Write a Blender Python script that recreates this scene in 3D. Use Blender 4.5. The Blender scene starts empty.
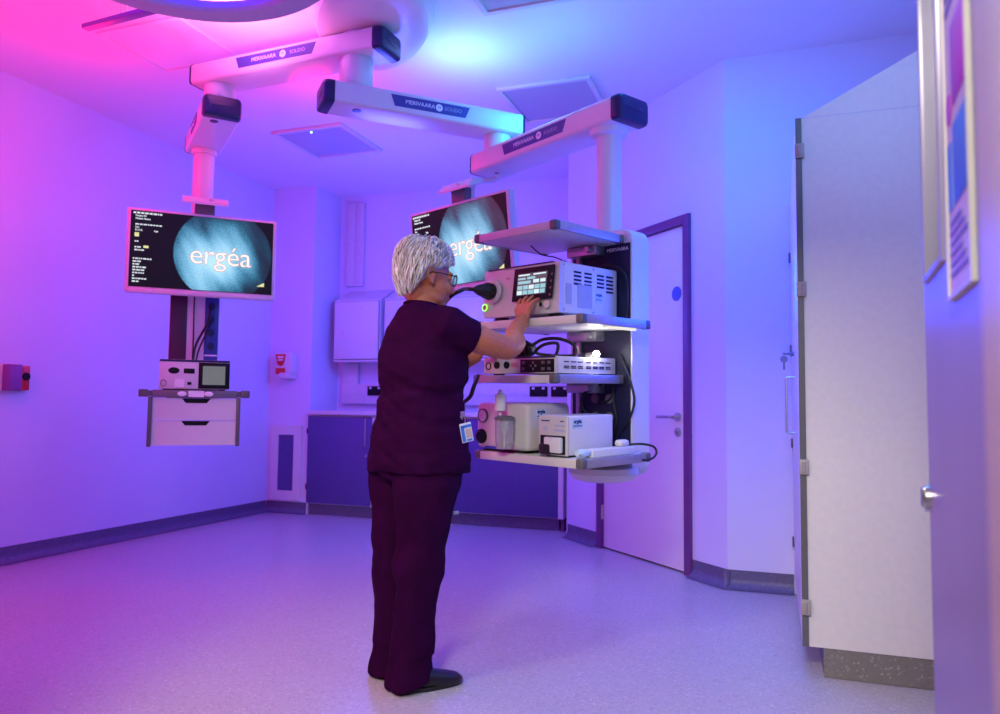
import bpy, bmesh, math, random
from mathutils import Matrix, Vector, Quaternion, noise
random.seed(7)
scene = bpy.context.scene
COL = scene.collection
PI = math.pi
V = Vector

# ------------------------------------------------------------------ helpers
WM = {}                                     # object name -> world matrix of its (root) frame

def frame(o, x, y, z):
    m = Matrix.Identity(4)
    for i, a in enumerate((x, y, z, o)):
        for r in range(3):
            m[r][i] = a[r]
    return m

def T(x, y, z): return Matrix.Translation((x, y, z))
def RZ(d): return Matrix.Rotation(math.radians(d), 4, 'Z')
def RX(d): return Matrix.Rotation(math.radians(d), 4, 'X')
def RY(d): return Matrix.Rotation(math.radians(d), 4, 'Y')

def props(o, label=None, cat=None, group=None, kind=None):
    if label: o['label'] = label
    if cat: o['category'] = cat
    if group: o['group'] = group
    if kind: o['kind'] = kind
    return o

def thing(name, label, cat, M=Matrix.Identity(4), group=None):
    o = bpy.data.objects.new(name, None)
    o.empty_display_size = 0.05
    COL.objects.link(o)
    o.matrix_world = M
    WM[o.name] = M.copy()
    return props(o, label, cat, group)

def catmull(pts, n=8, closed=False):
    pts = [V(p) for p in pts]
    out = []
    N = len(pts)
    for i in range(N - (0 if closed else 1)):
        if closed:
            p0, p1, p2, p3 = (pts[(i + k - 1) % N] for k in range(4))
        else:
            p0 = pts[max(i - 1, 0)]; p1 = pts[i]; p2 = pts[i + 1]; p3 = pts[min(i + 2, N - 1)]
        for k in range(n):
            t = k / n
            out.append(0.5 * ((2 * p1) + (p2 - p0) * t + (2 * p0 - 5 * p1 + 4 * p2 - p3) * t * t + (3 * p1 - p0 - 3 * p2 + p3) * t ** 3))
    if not closed:
        out.append(pts[-1])
    return out

class MB:
    """collects shapes (in the frame M) and links them as one mesh"""
    def __init__(s, M=Matrix.Identity(4)):
        s.bm = bmesh.new(); s.M = M

    def box(s, x0, x1, y0, y1, z0, z1, bev=0.0, seg=2, m=None):
        mat = T((x0 + x1) / 2, (y0 + y1) / 2, (z0 + z1) / 2) @ Matrix.Diagonal((abs(x1 - x0), abs(y1 - y0), abs(z1 - z0), 1))
        if m: mat = m @ mat
        r = bmesh.ops.create_cube(s.bm, size=1.0, matrix=mat)
        if bev > 0:
            es = list({e for v in r['verts'] for e in v.link_edges})
            bmesh.ops.bevel(s.bm, geom=es, offset=bev, segments=seg, profile=0.5, affect='EDGES')
        return s

    def cyl(s, p0, p1, r, r2=None, seg=24, cap=True):
        p0, p1 = V(p0), V(p1); d = p1 - p0
        q = V((0, 0, 1)).rotation_difference(d.normalized()).to_matrix().to_4x4()
        bmesh.ops.create_cone(s.bm, cap_ends=cap, segments=seg, radius1=r, radius2=r if r2 is None else r2, depth=d.length,
                              matrix=T(*((p0 + p1) / 2)) @ q)
        return s

    def ball(s, c, rx, ry=None, rz=None, seg=20, rot=None):
        ry = rx if ry is None else ry; rz = rx if rz is None else rz
        m = T(*c)
        if rot: m = m @ rot
        bmesh.ops.create_uvsphere(s.bm, u_segments=seg, v_segments=max(6, seg * 2 // 3), radius=1, matrix=m @ Matrix.Diagonal((rx, ry, rz, 1)))
        return s

    def loops(s, rings, cap=True, closed=False):
        vs = [[s.bm.verts.new(p) for p in r] for r in rings]
        n = len(rings[0]); N = len(rings)
        for i in range(N if closed else N - 1):
            a, b = vs[i], vs[(i + 1) % N]
            for k in range(n):
                try: s.bm.faces.new((a[k], a[(k + 1) % n], b[(k + 1) % n], b[k]))
                except ValueError: pass
        if cap and not closed:
            s.bm.faces.new(list(reversed(vs[0]))); s.bm.faces.new(vs[-1])
        return s

    def tube(s, pts, r, seg=10, flat=1.0, closed=False, up=None):
        pts = [V(p) for p in pts]; N = len(pts)
        rad = r if isinstance(r, (list, tuple)) else [r] * N
        rings = []; prev = None
        for i, p in enumerate(pts):
            if closed: t = (pts[(i + 1) % N] - pts[i - 1])
            else: t = pts[min(i + 1, N - 1)] - pts[max(i - 1, 0)]
            t.normalize()
            if prev is None:
                a = V(up) if up else (V((0, 0, 1)) if abs(t.z) < .9 else V((1, 0, 0)))
                u = (a - t * a.dot(t)).normalized()
            else:
                u = (prev - t * prev.dot(t)).normalized()
            prev = u; w = t.cross(u)
            rings.append([p + u * (rad[i] * flat * math.cos(2 * PI * k / seg)) + w * (rad[i] * math.sin(2 * PI * k / seg)) for k in range(seg)])
        return s.loops(rings, closed=closed)

    def prism(s, poly, z0, z1, bev=0.0, m=None):
        m = m or Matrix.Identity(4)
        a = [s.bm.verts.new(m @ V((x, y, z0))) for x, y in poly]
        b = [s.bm.verts.new(m @ V((x, y, z1))) for x, y in poly]
        n = len(poly); fs = []
        fs.append(s.bm.faces.new(list(reversed(a)))); fs.append(s.bm.faces.new(b))
        for k in range(n): fs.append(s.bm.faces.new((a[k], a[(k + 1) % n], b[(k + 1) % n], b[k])))
        if bev > 0:
            es = list({e for f in fs[:2] for e in f.edges})
            bmesh.ops.bevel(s.bm, geom=es, offset=bev, segments=2, profile=.5, affect='EDGES')
        return s

    def lathe(s, prof, c=(0, 0, 0), seg=32, m=None):
        m = m or Matrix.Identity(4); c = V(c)
        rings = [[m @ (c + V((max(r, 1e-4) * math.cos(2 * PI * k / seg), max(r, 1e-4) * math.sin(2 * PI * k / seg), z))) for k in range(seg)] for r, z in prof]
        return s.loops(rings)

    def quad(s, a, b, c, d):
        s.bm.faces.new([s.bm.verts.new(p) for p in (a, b, c, d)])
        return s

    def add_mesh(s, me, m):
        me2 = me.copy(); me2.transform(m); s.bm.from_mesh(me2); bpy.data.meshes.remove(me2)
        return s

    def build(s, name, mat, parent=None, smooth=35, label=None, cat=None, group=None, kind=None, normals=True):
        if normals: bmesh.ops.recalc_face_normals(s.bm, faces=s.bm.faces)
        me = bpy.data.meshes.new(name); s.bm.to_mesh(me); s.bm.free()
        return link_mesh(name, me, s.M, mat, parent, smooth, label, cat, group, kind)

def link_mesh(name, me, M, mat, parent=None, smooth=35, label=None, cat=None, group=None, kind=None):
    inv = Matrix.Identity(4); root = None
    if parent is not None:
        root = WM[parent.name]; inv = root.inverted()
    me.transform(inv @ M)
    if smooth:
        for p in me.polygons: p.use_smooth = True
        me.set_sharp_from_angle(angle=math.radians(smooth))
    me.materials.append(mat)
    o = bpy.data.objects.new(name, me); COL.objects.link(o)
    if parent is not None: o.parent = parent
    WM[o.name] = (root.copy() if root is not None else Matrix.Identity(4))
    if parent is None:                       # a thing that is one mesh: put its origin at its own base
        c = V((0, 0, 0)); n = len(me.vertices)
        xs = [v.co for v in me.vertices]
        c = V(((min(v.x for v in xs) + max(v.x for v in xs)) / 2, (min(v.y for v in xs) + max(v.y for v in xs)) / 2, min(v.z for v in xs)))
        me.transform(T(*(-c))); o.matrix_world = T(*c); WM[o.name] = T(*c)
    return props(o, label, cat, group, kind)

FONT_CACHE = {}
def text_mesh(txt, size, extr=0.0004, align='CENTER', offset=0.0, spacing=1.0):
    cu = bpy.data.curves.new('t', 'FONT'); cu.body = txt; cu.size = size; cu.extrude = extr
    cu.align_x = align; cu.align_y = 'CENTER'; cu.offset = offset; cu.resolution_u = 3; cu.space_character = spacing
    o = bpy.data.objects.new('t', cu); COL.objects.link(o)
    dg = bpy.context.evaluated_depsgraph_get(); dg.update()
    me = bpy.data.meshes.new_from_object(o.evaluated_get(dg))
    bpy.data.objects.remove(o); bpy.data.curves.remove(cu)
    return me

def fuse(mb, voxel, smooth=6, fac=0.5):
    me = bpy.data.meshes.new('f'); bmesh.ops.recalc_face_normals(mb.bm, faces=mb.bm.faces); mb.bm.to_mesh(me); mb.bm.free()
    o = bpy.data.objects.new('f', me); COL.objects.link(o)
    r = o.modifiers.new('r', 'REMESH'); r.mode = 'VOXEL'; r.voxel_size = voxel
    s = o.modifiers.new('s', 'SMOOTH'); s.iterations = smooth; s.factor = fac
    dg = bpy.context.evaluated_depsgraph_get(); dg.update()
    out = bpy.data.meshes.new_from_object(o.evaluated_get(dg))
    bpy.data.objects.remove(o); bpy.data.meshes.remove(me)
    return out

# ------------------------------------------------------------------ materials
def mat(name, col, rough=0.5, metal=0.0, vary=0.04, scale=30, emit=None, es=0.0, bump=0.0, bscale=200, trans=0.0, alpha=1.0, coat=0.0, spec=None):
    m = bpy.data.materials.new(name); m.use_nodes = True
    nt = m.node_tree; b = nt.nodes['Principled BSDF']
    b.inputs['Roughness'].default_value = rough; b.inputs['Metallic'].default_value = metal
    tc = nt.nodes.new('ShaderNodeTexCoord')
    nz = nt.nodes.new('ShaderNodeTexNoise'); nz.inputs['Scale'].default_value = scale; nz.inputs['Detail'].default_value = 4
    nt.links.new(tc.outputs['Object'], nz.inputs['Vector'])
    rp = nt.nodes.new('ShaderNodeValToRGB')
    rp.color_ramp.elements[0].position = .3; rp.color_ramp.elements[1].position = .7
    rp.color_ramp.elements[0].color = (*[max(0, c * (1 - vary)) for c in col], 1)
    rp.color_ramp.elements[1].color = (*[min(1, c * (1 + vary)) for c in col], 1)
    nt.links.new(nz.outputs['Fac'], rp.inputs['Fac']); nt.links.new(rp.outputs['Color'], b.inputs['Base Color'])
    if emit:
        b.inputs['Emission Color'].default_value = (*emit, 1); b.inputs['Emission Strength'].default_value = es
    if trans: b.inputs['Transmission Weight'].default_value = trans
    if coat: b.inputs['Coat Weight'].default_value = coat
    if spec is not None: b.inputs['Specular IOR Level'].default_value = spec
    if bump:
        n2 = nt.nodes.new('ShaderNodeTexNoise'); n2.inputs['Scale'].default_value = bscale; n2.inputs['Detail'].default_value = 3
        nt.links.new(tc.outputs['Object'], n2.inputs['Vector'])
        bp = nt.nodes.new('ShaderNodeBump'); bp.inputs['Strength'].default_value = bump; bp.inputs['Distance'].default_value = .01
        nt.links.new(n2.outputs['Fac'], bp.inputs['Height']); nt.links.new(bp.outputs['Normal'], b.inputs['Normal'])
    return m

def fleck_mat(name, base, fleck, dark, rough, scale=55, thr=0.10, dthr=0.94):
    m = bpy.data.materials.new(name); m.use_nodes = True
    nt = m.node_tree; b = nt.nodes['Principled BSDF']; b.inputs['Roughness'].default_value = rough
    tc = nt.nodes.new('ShaderNodeTexCoord')
    vo = nt.nodes.new('ShaderNodeTexVoronoi'); vo.inputs['Scale'].default_value = scale; vo.inputs['Randomness'].default_value = 1
    nz = nt.nodes.new('ShaderNodeTexNoise'); nz.inputs['Scale'].default_value = scale * 1.6; nz.inputs['Detail'].default_value = 2
    add = nt.nodes.new('ShaderNodeMix'); add.data_type = 'RGBA'; add.inputs['Factor'].default_value = .02
    nt.links.new(tc.outputs['Object'], nz.inputs['Vector'])
    nt.links.new(tc.outputs['Object'], add.inputs['A']); nt.links.new(nz.outputs['Color'], add.inputs['B'])
    nt.links.new(add.outputs['Result'], vo.inputs['Vector'])
    sep = nt.nodes.new('ShaderNodeSeparateColor'); nt.links.new(vo.outputs['Color'], sep.inputs['Color'])
    l1 = nt.nodes.new('ShaderNodeMath'); l1.operation = 'LESS_THAN'; l1.inputs[1].default_value = .42
    nt.links.new(vo.outputs['Distance'], l1.inputs[0])
    g1 = nt.nodes.new('ShaderNodeMath'); g1.operation = 'LESS_THAN'; g1.inputs[1].default_value = thr
    nt.links.new(sep.outputs['Red'], g1.inputs[0])
    mu = nt.nodes.new('ShaderNodeMath'); mu.operation = 'MULTIPLY'
    nt.links.new(l1.outputs[0], mu.inputs[0]); nt.links.new(g1.outputs[0], mu.inputs[1])
    g2 = nt.nodes.new('ShaderNodeMath'); g2.operation = 'GREATER_THAN'; g2.inputs[1].default_value = dthr
    nt.links.new(sep.outputs['Green'], g2.inputs[0])
    mx = nt.nodes.new('ShaderNodeMix'); mx.data_type = 'RGBA'
    mx.inputs['A'].default_value = (*base, 1); mx.inputs['B'].default_value = (*dark, 1)
    nt.links.new(g2.outputs[0], mx.inputs['Factor'])
    m2 = nt.nodes.new('ShaderNodeMix'); m2.data_type = 'RGBA'; m2.inputs['B'].default_value = (*fleck, 1)
    nt.links.new(mx.outputs['Result'], m2.inputs['A']); nt.links.new(mu.outputs[0], m2.inputs['Factor'])
    nt.links.new(m2.outputs['Result'], b.inputs['Base Color'])
    return m

M_wall = mat('wall_paint', (.66, .67, .84), .55, vary=.015, scale=3, bump=.03, bscale=250)
M_ceil = mat('ceiling_paint', (.80, .75, .85), .6, vary=.01, scale=2)
M_floor = fleck_mat('vinyl_floor', (.45, .42, .47), (.66, .63, .65), (.37, .34, .38), .33, scale=130, thr=.16, dthr=.86)
M_skirt = fleck_mat('vinyl_skirting', (.115, .10, .185), (.25, .23, .36), (.09, .08, .15), .5, scale=150, thr=.12)
M_cove = fleck_mat('vinyl_cove', (.185, .17, .155), (.44, .41, .36), (.15, .14, .13), .5, scale=150, thr=.10)
M_white = mat('white_enamel', (.66, .65, .67), .35, vary=.02)
M_whitem = mat('pendant_white', (.70, .69, .72), .28, vary=.015, scale=6)
M_lam = mat('grey_laminate', (.68, .65, .63), .45, vary=.03, scale=40)
M_navy = mat('dark_blue_cap', (.010, .012, .085), .28, vary=.1)
M_plate = mat('name_plate_blue', (.05, .055, .30), .35)
M_letter = mat('white_print', (.85, .85, .88), .5)
M_lettergrey = mat('grey_print', (.42, .44, .62), .5)
M_alu = mat('brushed_aluminium', (.45, .45, .47), .42, metal=.8, vary=.06, scale=60)
M_grey = mat('mid_grey_plastic', (.15, .15, .17), .4)
M_corner = mat('corner_grey', (.11, .107, .115), .4)
M_dark = mat('dark_plastic', (.012, .012, .016), .4, spec=.12)
M_rubber = mat('black_rubber', (.009, .009, .011), .45)
M_panel = mat('dark_service_panel', (.020, .021, .055), .4, spec=.2)
M_purple = mat('violet_laminate', (.085, .06, .24), .42, vary=.04, scale=20, bump=.02)
M_frame = mat('violet_door_frame', (.16, .045, .20), .4)
M_door = mat('door_white', (.76, .76, .80), .42, vary=.015, scale=5)
M_steel = mat('satin_steel', (.58, .57, .55), .3, metal=1.0, vary=.05)
M_red = mat('signal_red', (.62, .015, .02), .4)
M_labelblue = mat('sign_blue', (.02, .06, .42), .4)
M_sticker = mat('sticker_pale', (.50, .66, .80), .5)
M_ink = mat('sticker_ink', (.02, .05, .16), .5)
M_diff = mat('light_diffuser', (.42, .42, .50), .35, vary=.02, bump=.05, bscale=600)
M_skin = mat('skin', (.47, .145, .065), .5, vary=.10, scale=40, bump=.05, bscale=180)
M_skin.node_tree.nodes['Principled BSDF'].inputs['Subsurface Weight'].default_value = .08
M_hair = mat('white_hair', (.46, .43, .42), .55, vary=.22, scale=90)
M_strand = mat('hair_strand', (.46, .43, .42), .5, vary=.1, scale=60)
_nt = M_strand.node_tree; _g = _nt.nodes.new('ShaderNodeNewGeometry'); _r = _nt.nodes.new('ShaderNodeValToRGB')
_r.color_ramp.elements[0].color = (.36, .33, .32, 1); _r.color_ramp.elements[1].color = (.86, .83, .82, 1)
_nt.links.new(_g.outputs['Random Per Island'], _r.inputs['Fac']); _nt.links.new(_r.outputs['Color'], _nt.nodes['Principled BSDF'].inputs['Base Color'])
M_scrub = mat('plum_scrubs', (.023, .0006, .027), .85, vary=.15, scale=18, bump=.12, bscale=900, spec=.06)
M_scrubt = mat('plum_trousers', (.023, .0005, .026), .85, vary=.15, scale=14, bump=.12, bscale=900, spec=.06)
M_shoe = mat('black_leather', (.008, .007, .011), .3)
M_gfoil = mat('clear_plastic', (.80, .80, .84), .12, trans=.75)
M_glass = mat('clear_glass', (.92, .95, .95), .03, trans=1.0, vary=0)
M_beige = mat('beige_plastic', (.56, .53, .52), .42, vary=.02)
M_eye = mat('eye_white', (.7, .68, .66), .2)

def emission(name, col, st):
    m = bpy.data.materials.new(name); m.use_nodes = True
    nt = m.node_tree; b = nt.nodes['Principled BSDF']
    b.inputs['Base Color'].default_value = (0.01, .01, .01, 1); b.inputs['Roughness'].default_value = .3
    b.inputs['Emission Color'].default_value = (*col, 1); b.inputs['Emission Strength'].default_value = st
    tc = nt.nodes.new('ShaderNodeTexCoord'); nz = nt.nodes.new('ShaderNodeTexNoise'); nz.inputs['Scale'].default_value = 40
    nt.links.new(tc.outputs['Object'], nz.inputs['Vector'])
    mr = nt.nodes.new('ShaderNodeMapRange'); mr.inputs['To Min'].default_value = st * .93; mr.inputs['To Max'].default_value = st * 1.07
    nt.links.new(nz.outputs['Fac'], mr.inputs['Value']); nt.links.new(mr.outputs['Result'], b.inputs['Emission Strength'])
    return m
M_scr = emission('screen_black', (.004, .005, .010), 1.0)
M_scr.node_tree.nodes['Principled BSDF'].inputs['Specular IOR Level'].default_value = .12
M_scrtext = emission('screen_white', (.75, .8, .85), 1.0)
M_scryel = emission('screen_yellow', (.8, .78, .35), 1.0)
M_logo = emission('logo_white', (1, .95, .92), 1.1)
M_logoedge = emission('logo_orange', (.75, .25, .18), 1.0)
M_touchblue = emission('touch_cyan', (.22, .62, .68), 1.0)
M_touchpale = emission('touch_pale', (.55, .85, .85), 1.1)
M_touchdark = emission('touch_dark', (.02, .08, .10), 1.0)
M_green = emission('led_green', (.35, 1.0, .08), 1.6)
M_led = emission('led_white', (1, .97, .9), 60)
M_glint = emission('glint_blue', (.4, .8, 1), 4)
M_lcd = emission('lcd_grey', (.16, .17, .19), .9)

def scope_mat():
    m = bpy.data.materials.new('endoscope_picture'); m.use_nodes = True
    nt = m.node_tree; b = nt.nodes['Principled BSDF']; b.inputs['Roughness'].default_value = .35
    b.inputs['Base Color'].default_value = (.01, .01, .01, 1)
    tc = nt.nodes.new('ShaderNodeTexCoord')
    m0 = nt.nodes.new('ShaderNodeMapping'); m0.inputs['Rotation'].default_value = (0, 0, 1.05); nt.links.new(tc.outputs['UV'], m0.inputs['Vector'])
    mp = nt.nodes.new('ShaderNodeMapping'); mp.inputs['Scale'].default_value = (.40, 1.25, 1); mp.inputs['Location'].default_value = (.3, .15, 0)
    nt.links.new(m0.outputs['Vector'], mp.inputs['Vector'])
    n1 = nt.nodes.new('ShaderNodeTexNoise'); n1.inputs['Scale'].default_value = 3.0; n1.inputs['Detail'].default_value = 2
    nt.links.new(mp.outputs['Vector'], n1.inputs['Vector'])
    gr = nt.nodes.new('ShaderNodeVectorMath'); gr.operation = 'DISTANCE'; gr.inputs[1].default_value = (.40, .42, 0)
    nt.links.new(tc.outputs['UV'], gr.inputs[0])
    m1 = nt.nodes.new('ShaderNodeMath'); m1.operation = 'MULTIPLY_ADD'; m1.inputs[1].default_value = 1.5; m1.inputs[2].default_value = 0
    nt.links.new(gr.outputs['Value'], m1.inputs[0])
    m2 = nt.nodes.new('ShaderNodeMath'); m2.operation = 'MULTIPLY_ADD'; m2.inputs[1].default_value = 1.25; m2.inputs[2].default_value = -.60
    nt.links.new(n1.outputs['Fac'], m2.inputs[0])
    m3 = nt.nodes.new('ShaderNodeMath'); m3.operation = 'ADD'
    nt.links.new(m1.outputs[0], m3.inputs[0]); nt.links.new(m2.outputs[0], m3.inputs[1])
    fine = nt.nodes.new('ShaderNodeTexNoise'); fine.inputs['Scale'].default_value = 90; fine.inputs['Detail'].default_value = 1
    nt.links.new(tc.outputs['UV'], fine.inputs['Vector'])
    m4 = nt.nodes.new('ShaderNodeMath'); m4.operation = 'MULTIPLY_ADD'; m4.inputs[1].default_value = .5; m4.inputs[2].default_value = -.25
    nt.links.new(fine.outputs['Fac'], m4.inputs[0])
    m5 = nt.nodes.new('ShaderNodeMath'); m5.operation = 'ADD'
    nt.links.new(m3.outputs[0], m5.inputs[0]); nt.links.new(m4.outputs[0], m5.inputs[1])
    rp = nt.nodes.new('ShaderNodeValToRGB'); e = rp.color_ramp.elements
    e[0].position = .05; e[0].color = (.45, .76, .93, 1); e[1].position = .95; e[1].color = (.002, .012, .02, 1)
    for p, c in ((.34, (.20, .50, .72, 1)), (.58, (.04, .21, .34, 1)), (.76, (.006, .05, .09, 1))):
        x = e.new(p); x.color = c
    nt.links.new(m5.outputs[0], rp.inputs['Fac'])
    nt.links.new(rp.outputs['Color'], b.inputs['Emission Color']); b.inputs['Emission Strength'].default_value = 1.15
    return m
M_scope = scope_mat()

# ------------------------------------------------------------------ camera
H = .98; YAW, PITCH, ROLL = (math.radians(a) for a in (19.88, 3.677, .622)); F = 763.3
fh = V((-math.sin(YAW), math.cos(YAW), 0)); r0 = V((math.cos(YAW), math.sin(YAW), 0)); Z = V((0, 0, 1))
fwd = fh * math.cos(PITCH) + Z * math.sin(PITCH); u0 = -fh * math.sin(PITCH) + Z * math.cos(PITCH)
rgt = r0 * math.cos(ROLL) + u0 * math.sin(ROLL); upv = u0 * math.cos(ROLL) - r0 * math.sin(ROLL)
cam = bpy.data.cameras.new('camera'); co = bpy.data.objects.new('camera', cam); COL.objects.link(co)
co.matrix_world = frame((0, 0, H), rgt, upv, -fwd)
cam.sensor_width = 36; cam.lens = F * 36 / 1000; cam.clip_start = .05
cam.dof.use_dof = True; cam.dof.focus_distance = 3.1; cam.dof.aperture_fstop = 3.5
scene.camera = co
# lateral / depth horizontal basis, for things that stand square to the photographer
def at(px, py, d):
    return V((0, 0, H)) + (fwd + rgt * ((px - 500) / F) + upv * ((357 - py) / F)) * d

# ------------------------------------------------------------------ room shell
XL, YP, YB, YR, HC = -4.39, 5.89, 6.34, 4.43, 2.975
XR = .80; DS = 4.17                          # right wall, angled door wall on x + y = DS
YF = .56                                     # inner face of the entrance wall
def struct(mb, name, m, smooth=35): return mb.build(name, m, smooth=smooth, kind='structure')

struct(MB().box(XL - .15, XR + .15, -1.6, YB + .2, -.1, 0), 'floor', M_floor)
struct(MB().box(XL - .15, XR + .15, YF - .12, YB + .2, HC, HC + .1), 'ceiling', M_ceil)
struct(MB().box(XL - .12, XL, YF - .12, YB + .15, 0, HC), 'wall_left', M_wall)
struct(MB().box(XL, -3.94, YP, YB, 0, HC), 'wall_pier', M_wall)
CX = DS - YB                                 # corner of back wall and angled wall
struct(MB().box(XL, -1.5, YB, YB + .12, 0, HC), 'wall_back', M_wall)
# short return that closes the back wall to the angled wall
struct(MB().prism([(-1.5, YB + .12), (-1.5, 5.67), (-1.42, 5.67), (-1.3, YB + .12)], 0, HC), 'wall_return', M_wall)
# angled wall with the door opening
aw = frame((-1.5, DS + 1.5, 0), (math.sqrt(.5), -math.sqrt(.5), 0), (math.sqrt(.5), math.sqrt(.5), 0), (0, 0, 1))   # x along wall, y into wall
LW = (DS - YR + 1.5) * math.sqrt(2)          # length to the end wall corner
D0, D1 = .445, 1.46                          # frame outer edges along the wall
mb = MB(aw); mb.box(0, D0, 0, .12, 0, HC).box(D1, LW, 0, .12, 0, HC).box(D0, D1, 0, .12, 2.15, HC)
struct(mb, 'wall_angled', M_wall)
struct(MB().box(DS - YR, XR + .12, YR, YR + .12, 0, HC), 'wall_end', M_wall)
struct(MB().box(XR, XR + .12, YF, YR, 0, HC), 'wall_right', M_wall)
OL, OR = -1.35, .30                          # entrance opening
struct(MB().box(XL - .12, OL, YF - .12, YF, 0, HC).box(OR, XR + .12, YF - .12, YF, 0, HC).box(OL, OR, YF - .12, YF, 2.18, HC), 'wall_front', M_wall)
M_jamb = mat('cream_gloss', (.72, .68, .50), .4)
struct(MB().box(.130, .30, YF - .14, YF + .03, 0, 2.18, bev=.004).box(OL, OL + .06, YF - .14, YF + .03, 0, 2.18).box(OL, OR, YF - .14, YF + .03, 2.12, 2.18), 'trim_1', M_jamb)

def cove(p0, p1, nx, ny, name, h=.1, d=.06):
    """skirting: the vinyl coved up the wall; n points into the room"""
    p0, p1 = V((*p0, 0)), V((*p1, 0)); n = V((nx, ny, 0)).normalized()
    prof = [(0.0, h), (.004, h)] + [(.004 + (d - .004) * (1 - math.cos(a)), .004 + (h - .012) * (1 - math.sin(a))) for a in [PI / 2 * k / 6 for k in range(7)]][0:] + [(d, .001), (0, .001)]
    prof = [(0.0, h), (.004, h), (.004, .055)] + [(.004 + (d - .004) * (1 - math.cos(PI / 2 * k / 6)), .055 - .052 * math.sin(PI / 2 * k / 6)) for k in range(1, 7)] + [(0, .001)]
    mb = MB(); mb.loops([[p + n * a + Z * b for a, b in prof] for p in (p0, p1)])
    struct(mb, name, M_skirt, 60)
cove((XL, YF + .02), (XL, YP), 1, 0, 'baseboard_left')
cove((XL + .01, YP), (-3.955, YP), 0, -1, 'baseboard_pier')
def awp(a): return (-1.5 + a * math.sqrt(.5), DS + 1.5 - a * math.sqrt(.5))
cove(awp(.02), awp(D0 - .004), -1, -1, 'baseboard_angled')
cove(awp(D1 + .004), awp(LW + .02), -1, -1, 'baseboard_doorside')
cove((DS - YR - .02, YR), (.08, YR), 0, -1, 'baseboard_end')

# door in the angled wall
d1 = thing('door_1', None, None, aw @ T((D0 + D1) / 2, 0, 0)); d1['kind'] = 'structure'
fw = .055
MB(aw).box(D0, D0 + fw, -.022, .1, 0, 2.15, bev=.003).box(D1 - fw, D1, -.022, .1, 0, 2.15, bev=.003).box(D0 + fw, D1 - fw, -.022, .1, 2.095, 2.15, bev=.003).build('door_frame', M_frame, d1)
MB(aw).box(D0 + fw + .004, D1 - fw - .004, .004, .05, .012, 2.091, bev=.002).build('door_leaf', M_door, d1)
hx = D1 - fw - .075
mb = MB(aw); mb.cyl((hx, .004, .925), (hx, -.008, .925), .027).cyl((hx, 0, .925), (hx, -.05, .925), .0105)
mb.tube(catmull([(hx, -.05, .925), (hx - .012, -.056, .925), (hx - .06, -.056, .925), (hx - .135, -.056, .925)], 5), .0095)
mb.build('lever_handle', M_steel, d1)
MB(aw).cyl((hx, .004, .835), (hx, -.008, .835), .026).box(hx - .003, hx + .003, -.02, -.006, .822, .848, bev=.002).build('thumbturn_lock', M_steel, d1)
MB(aw).cyl((hx - .012, .004, 1.68), (hx - .012, .0015, 1.68), .045, seg=32).build('blue_disc_sign', M_labelblue, d1)
for z in (.25, 1.05, 1.85):
    MB(aw).box(D0 + fw - .006, D0 + fw + .006, -.006, .004, z - .05, z + .05, bev=.002).cyl((D0 + fw, -.008, z - .05), (D0 + fw, -.008, z + .05), .006, seg=10).build('hinge', M_steel, d1)

# ------------------------------------------------------------------ back wall furniture
CY = 5.85                                    # cabinet door plane
def base_cabinet(x0, x1, label, handle_x=None, panel=M_purple):
    t = thing('base_cabinet', label, 'cabinet', T((x0 + x1) / 2, CY + .2, 0), 'base cabinets under the worktop')
    MB().box(x0, x1, CY + .02, YB - .015, .10, .885).build('carcass', M_white, t)
    MB().box(x0 + .002, x1 - .002, CY + .055, CY + .075, .002, .10).build('plinth', M_skirt, t)
    d = MB().box(x0 + .003, x1 - .003, CY, CY + .019, .108, .872, bev=.002).build('door', panel, t)
    if handle_x:
        h = MB(); h.tube([(handle_x, CY + .001, .86), (handle_x, CY - .028, .855), (handle_x, CY - .028, .62), (handle_x, CY + .001, .615)], .006)
        h.build('handle', M_steel, d)
        MB().cyl((handle_x, CY, .535), (handle_x, CY - .008, .535), .011).build('lock', M_steel, d)
    for z in (.25, .74):
        MB().box(x0 - .006, x0 + .004, CY - .004, CY + .03, z - .025, z + .025, bev=.002).build('hinge', M_dark, d)
    return t
base_cabinet(-3.935, -3.285, 'violet base cabinet with vertical bar handle beside the white pier', -3.335)
base_cabinet(-3.245, -2.606, 'violet base cabinet behind the standing person', -2.66)
base_cabinet(-2.595, -1.62, 'wide violet base cabinet below the trolley shelves, nearest the angled door', None)
MB().box(-3.283, -3.254, CY + .002, YB - .012, .10, .885).build('filler_panel', M_white, None, label='narrow white filler panel between two violet base cabinets', cat='panel')
mb = MB(); mb.box(-1.618, -1.575, CY - .002, YB - .012, .10, .885)
mb.build('end_panel', M_white, None, label='white end panel closing the run of base cabinets', cat='panel')
MB().box(-1.606, -1.582, CY + .05, YB - .02, .001, .0985).build('plinth_return', M_frame, None, label='dark plinth end under the white end panel of the cabinets', cat='plinth')
MB().box(-3.938, -1.56, CY - .02, YB - .001, .887, .922, bev=.003).build('worktop', M_white, None, label='long white worktop over the violet base cabinets', cat='worktop')

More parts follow.
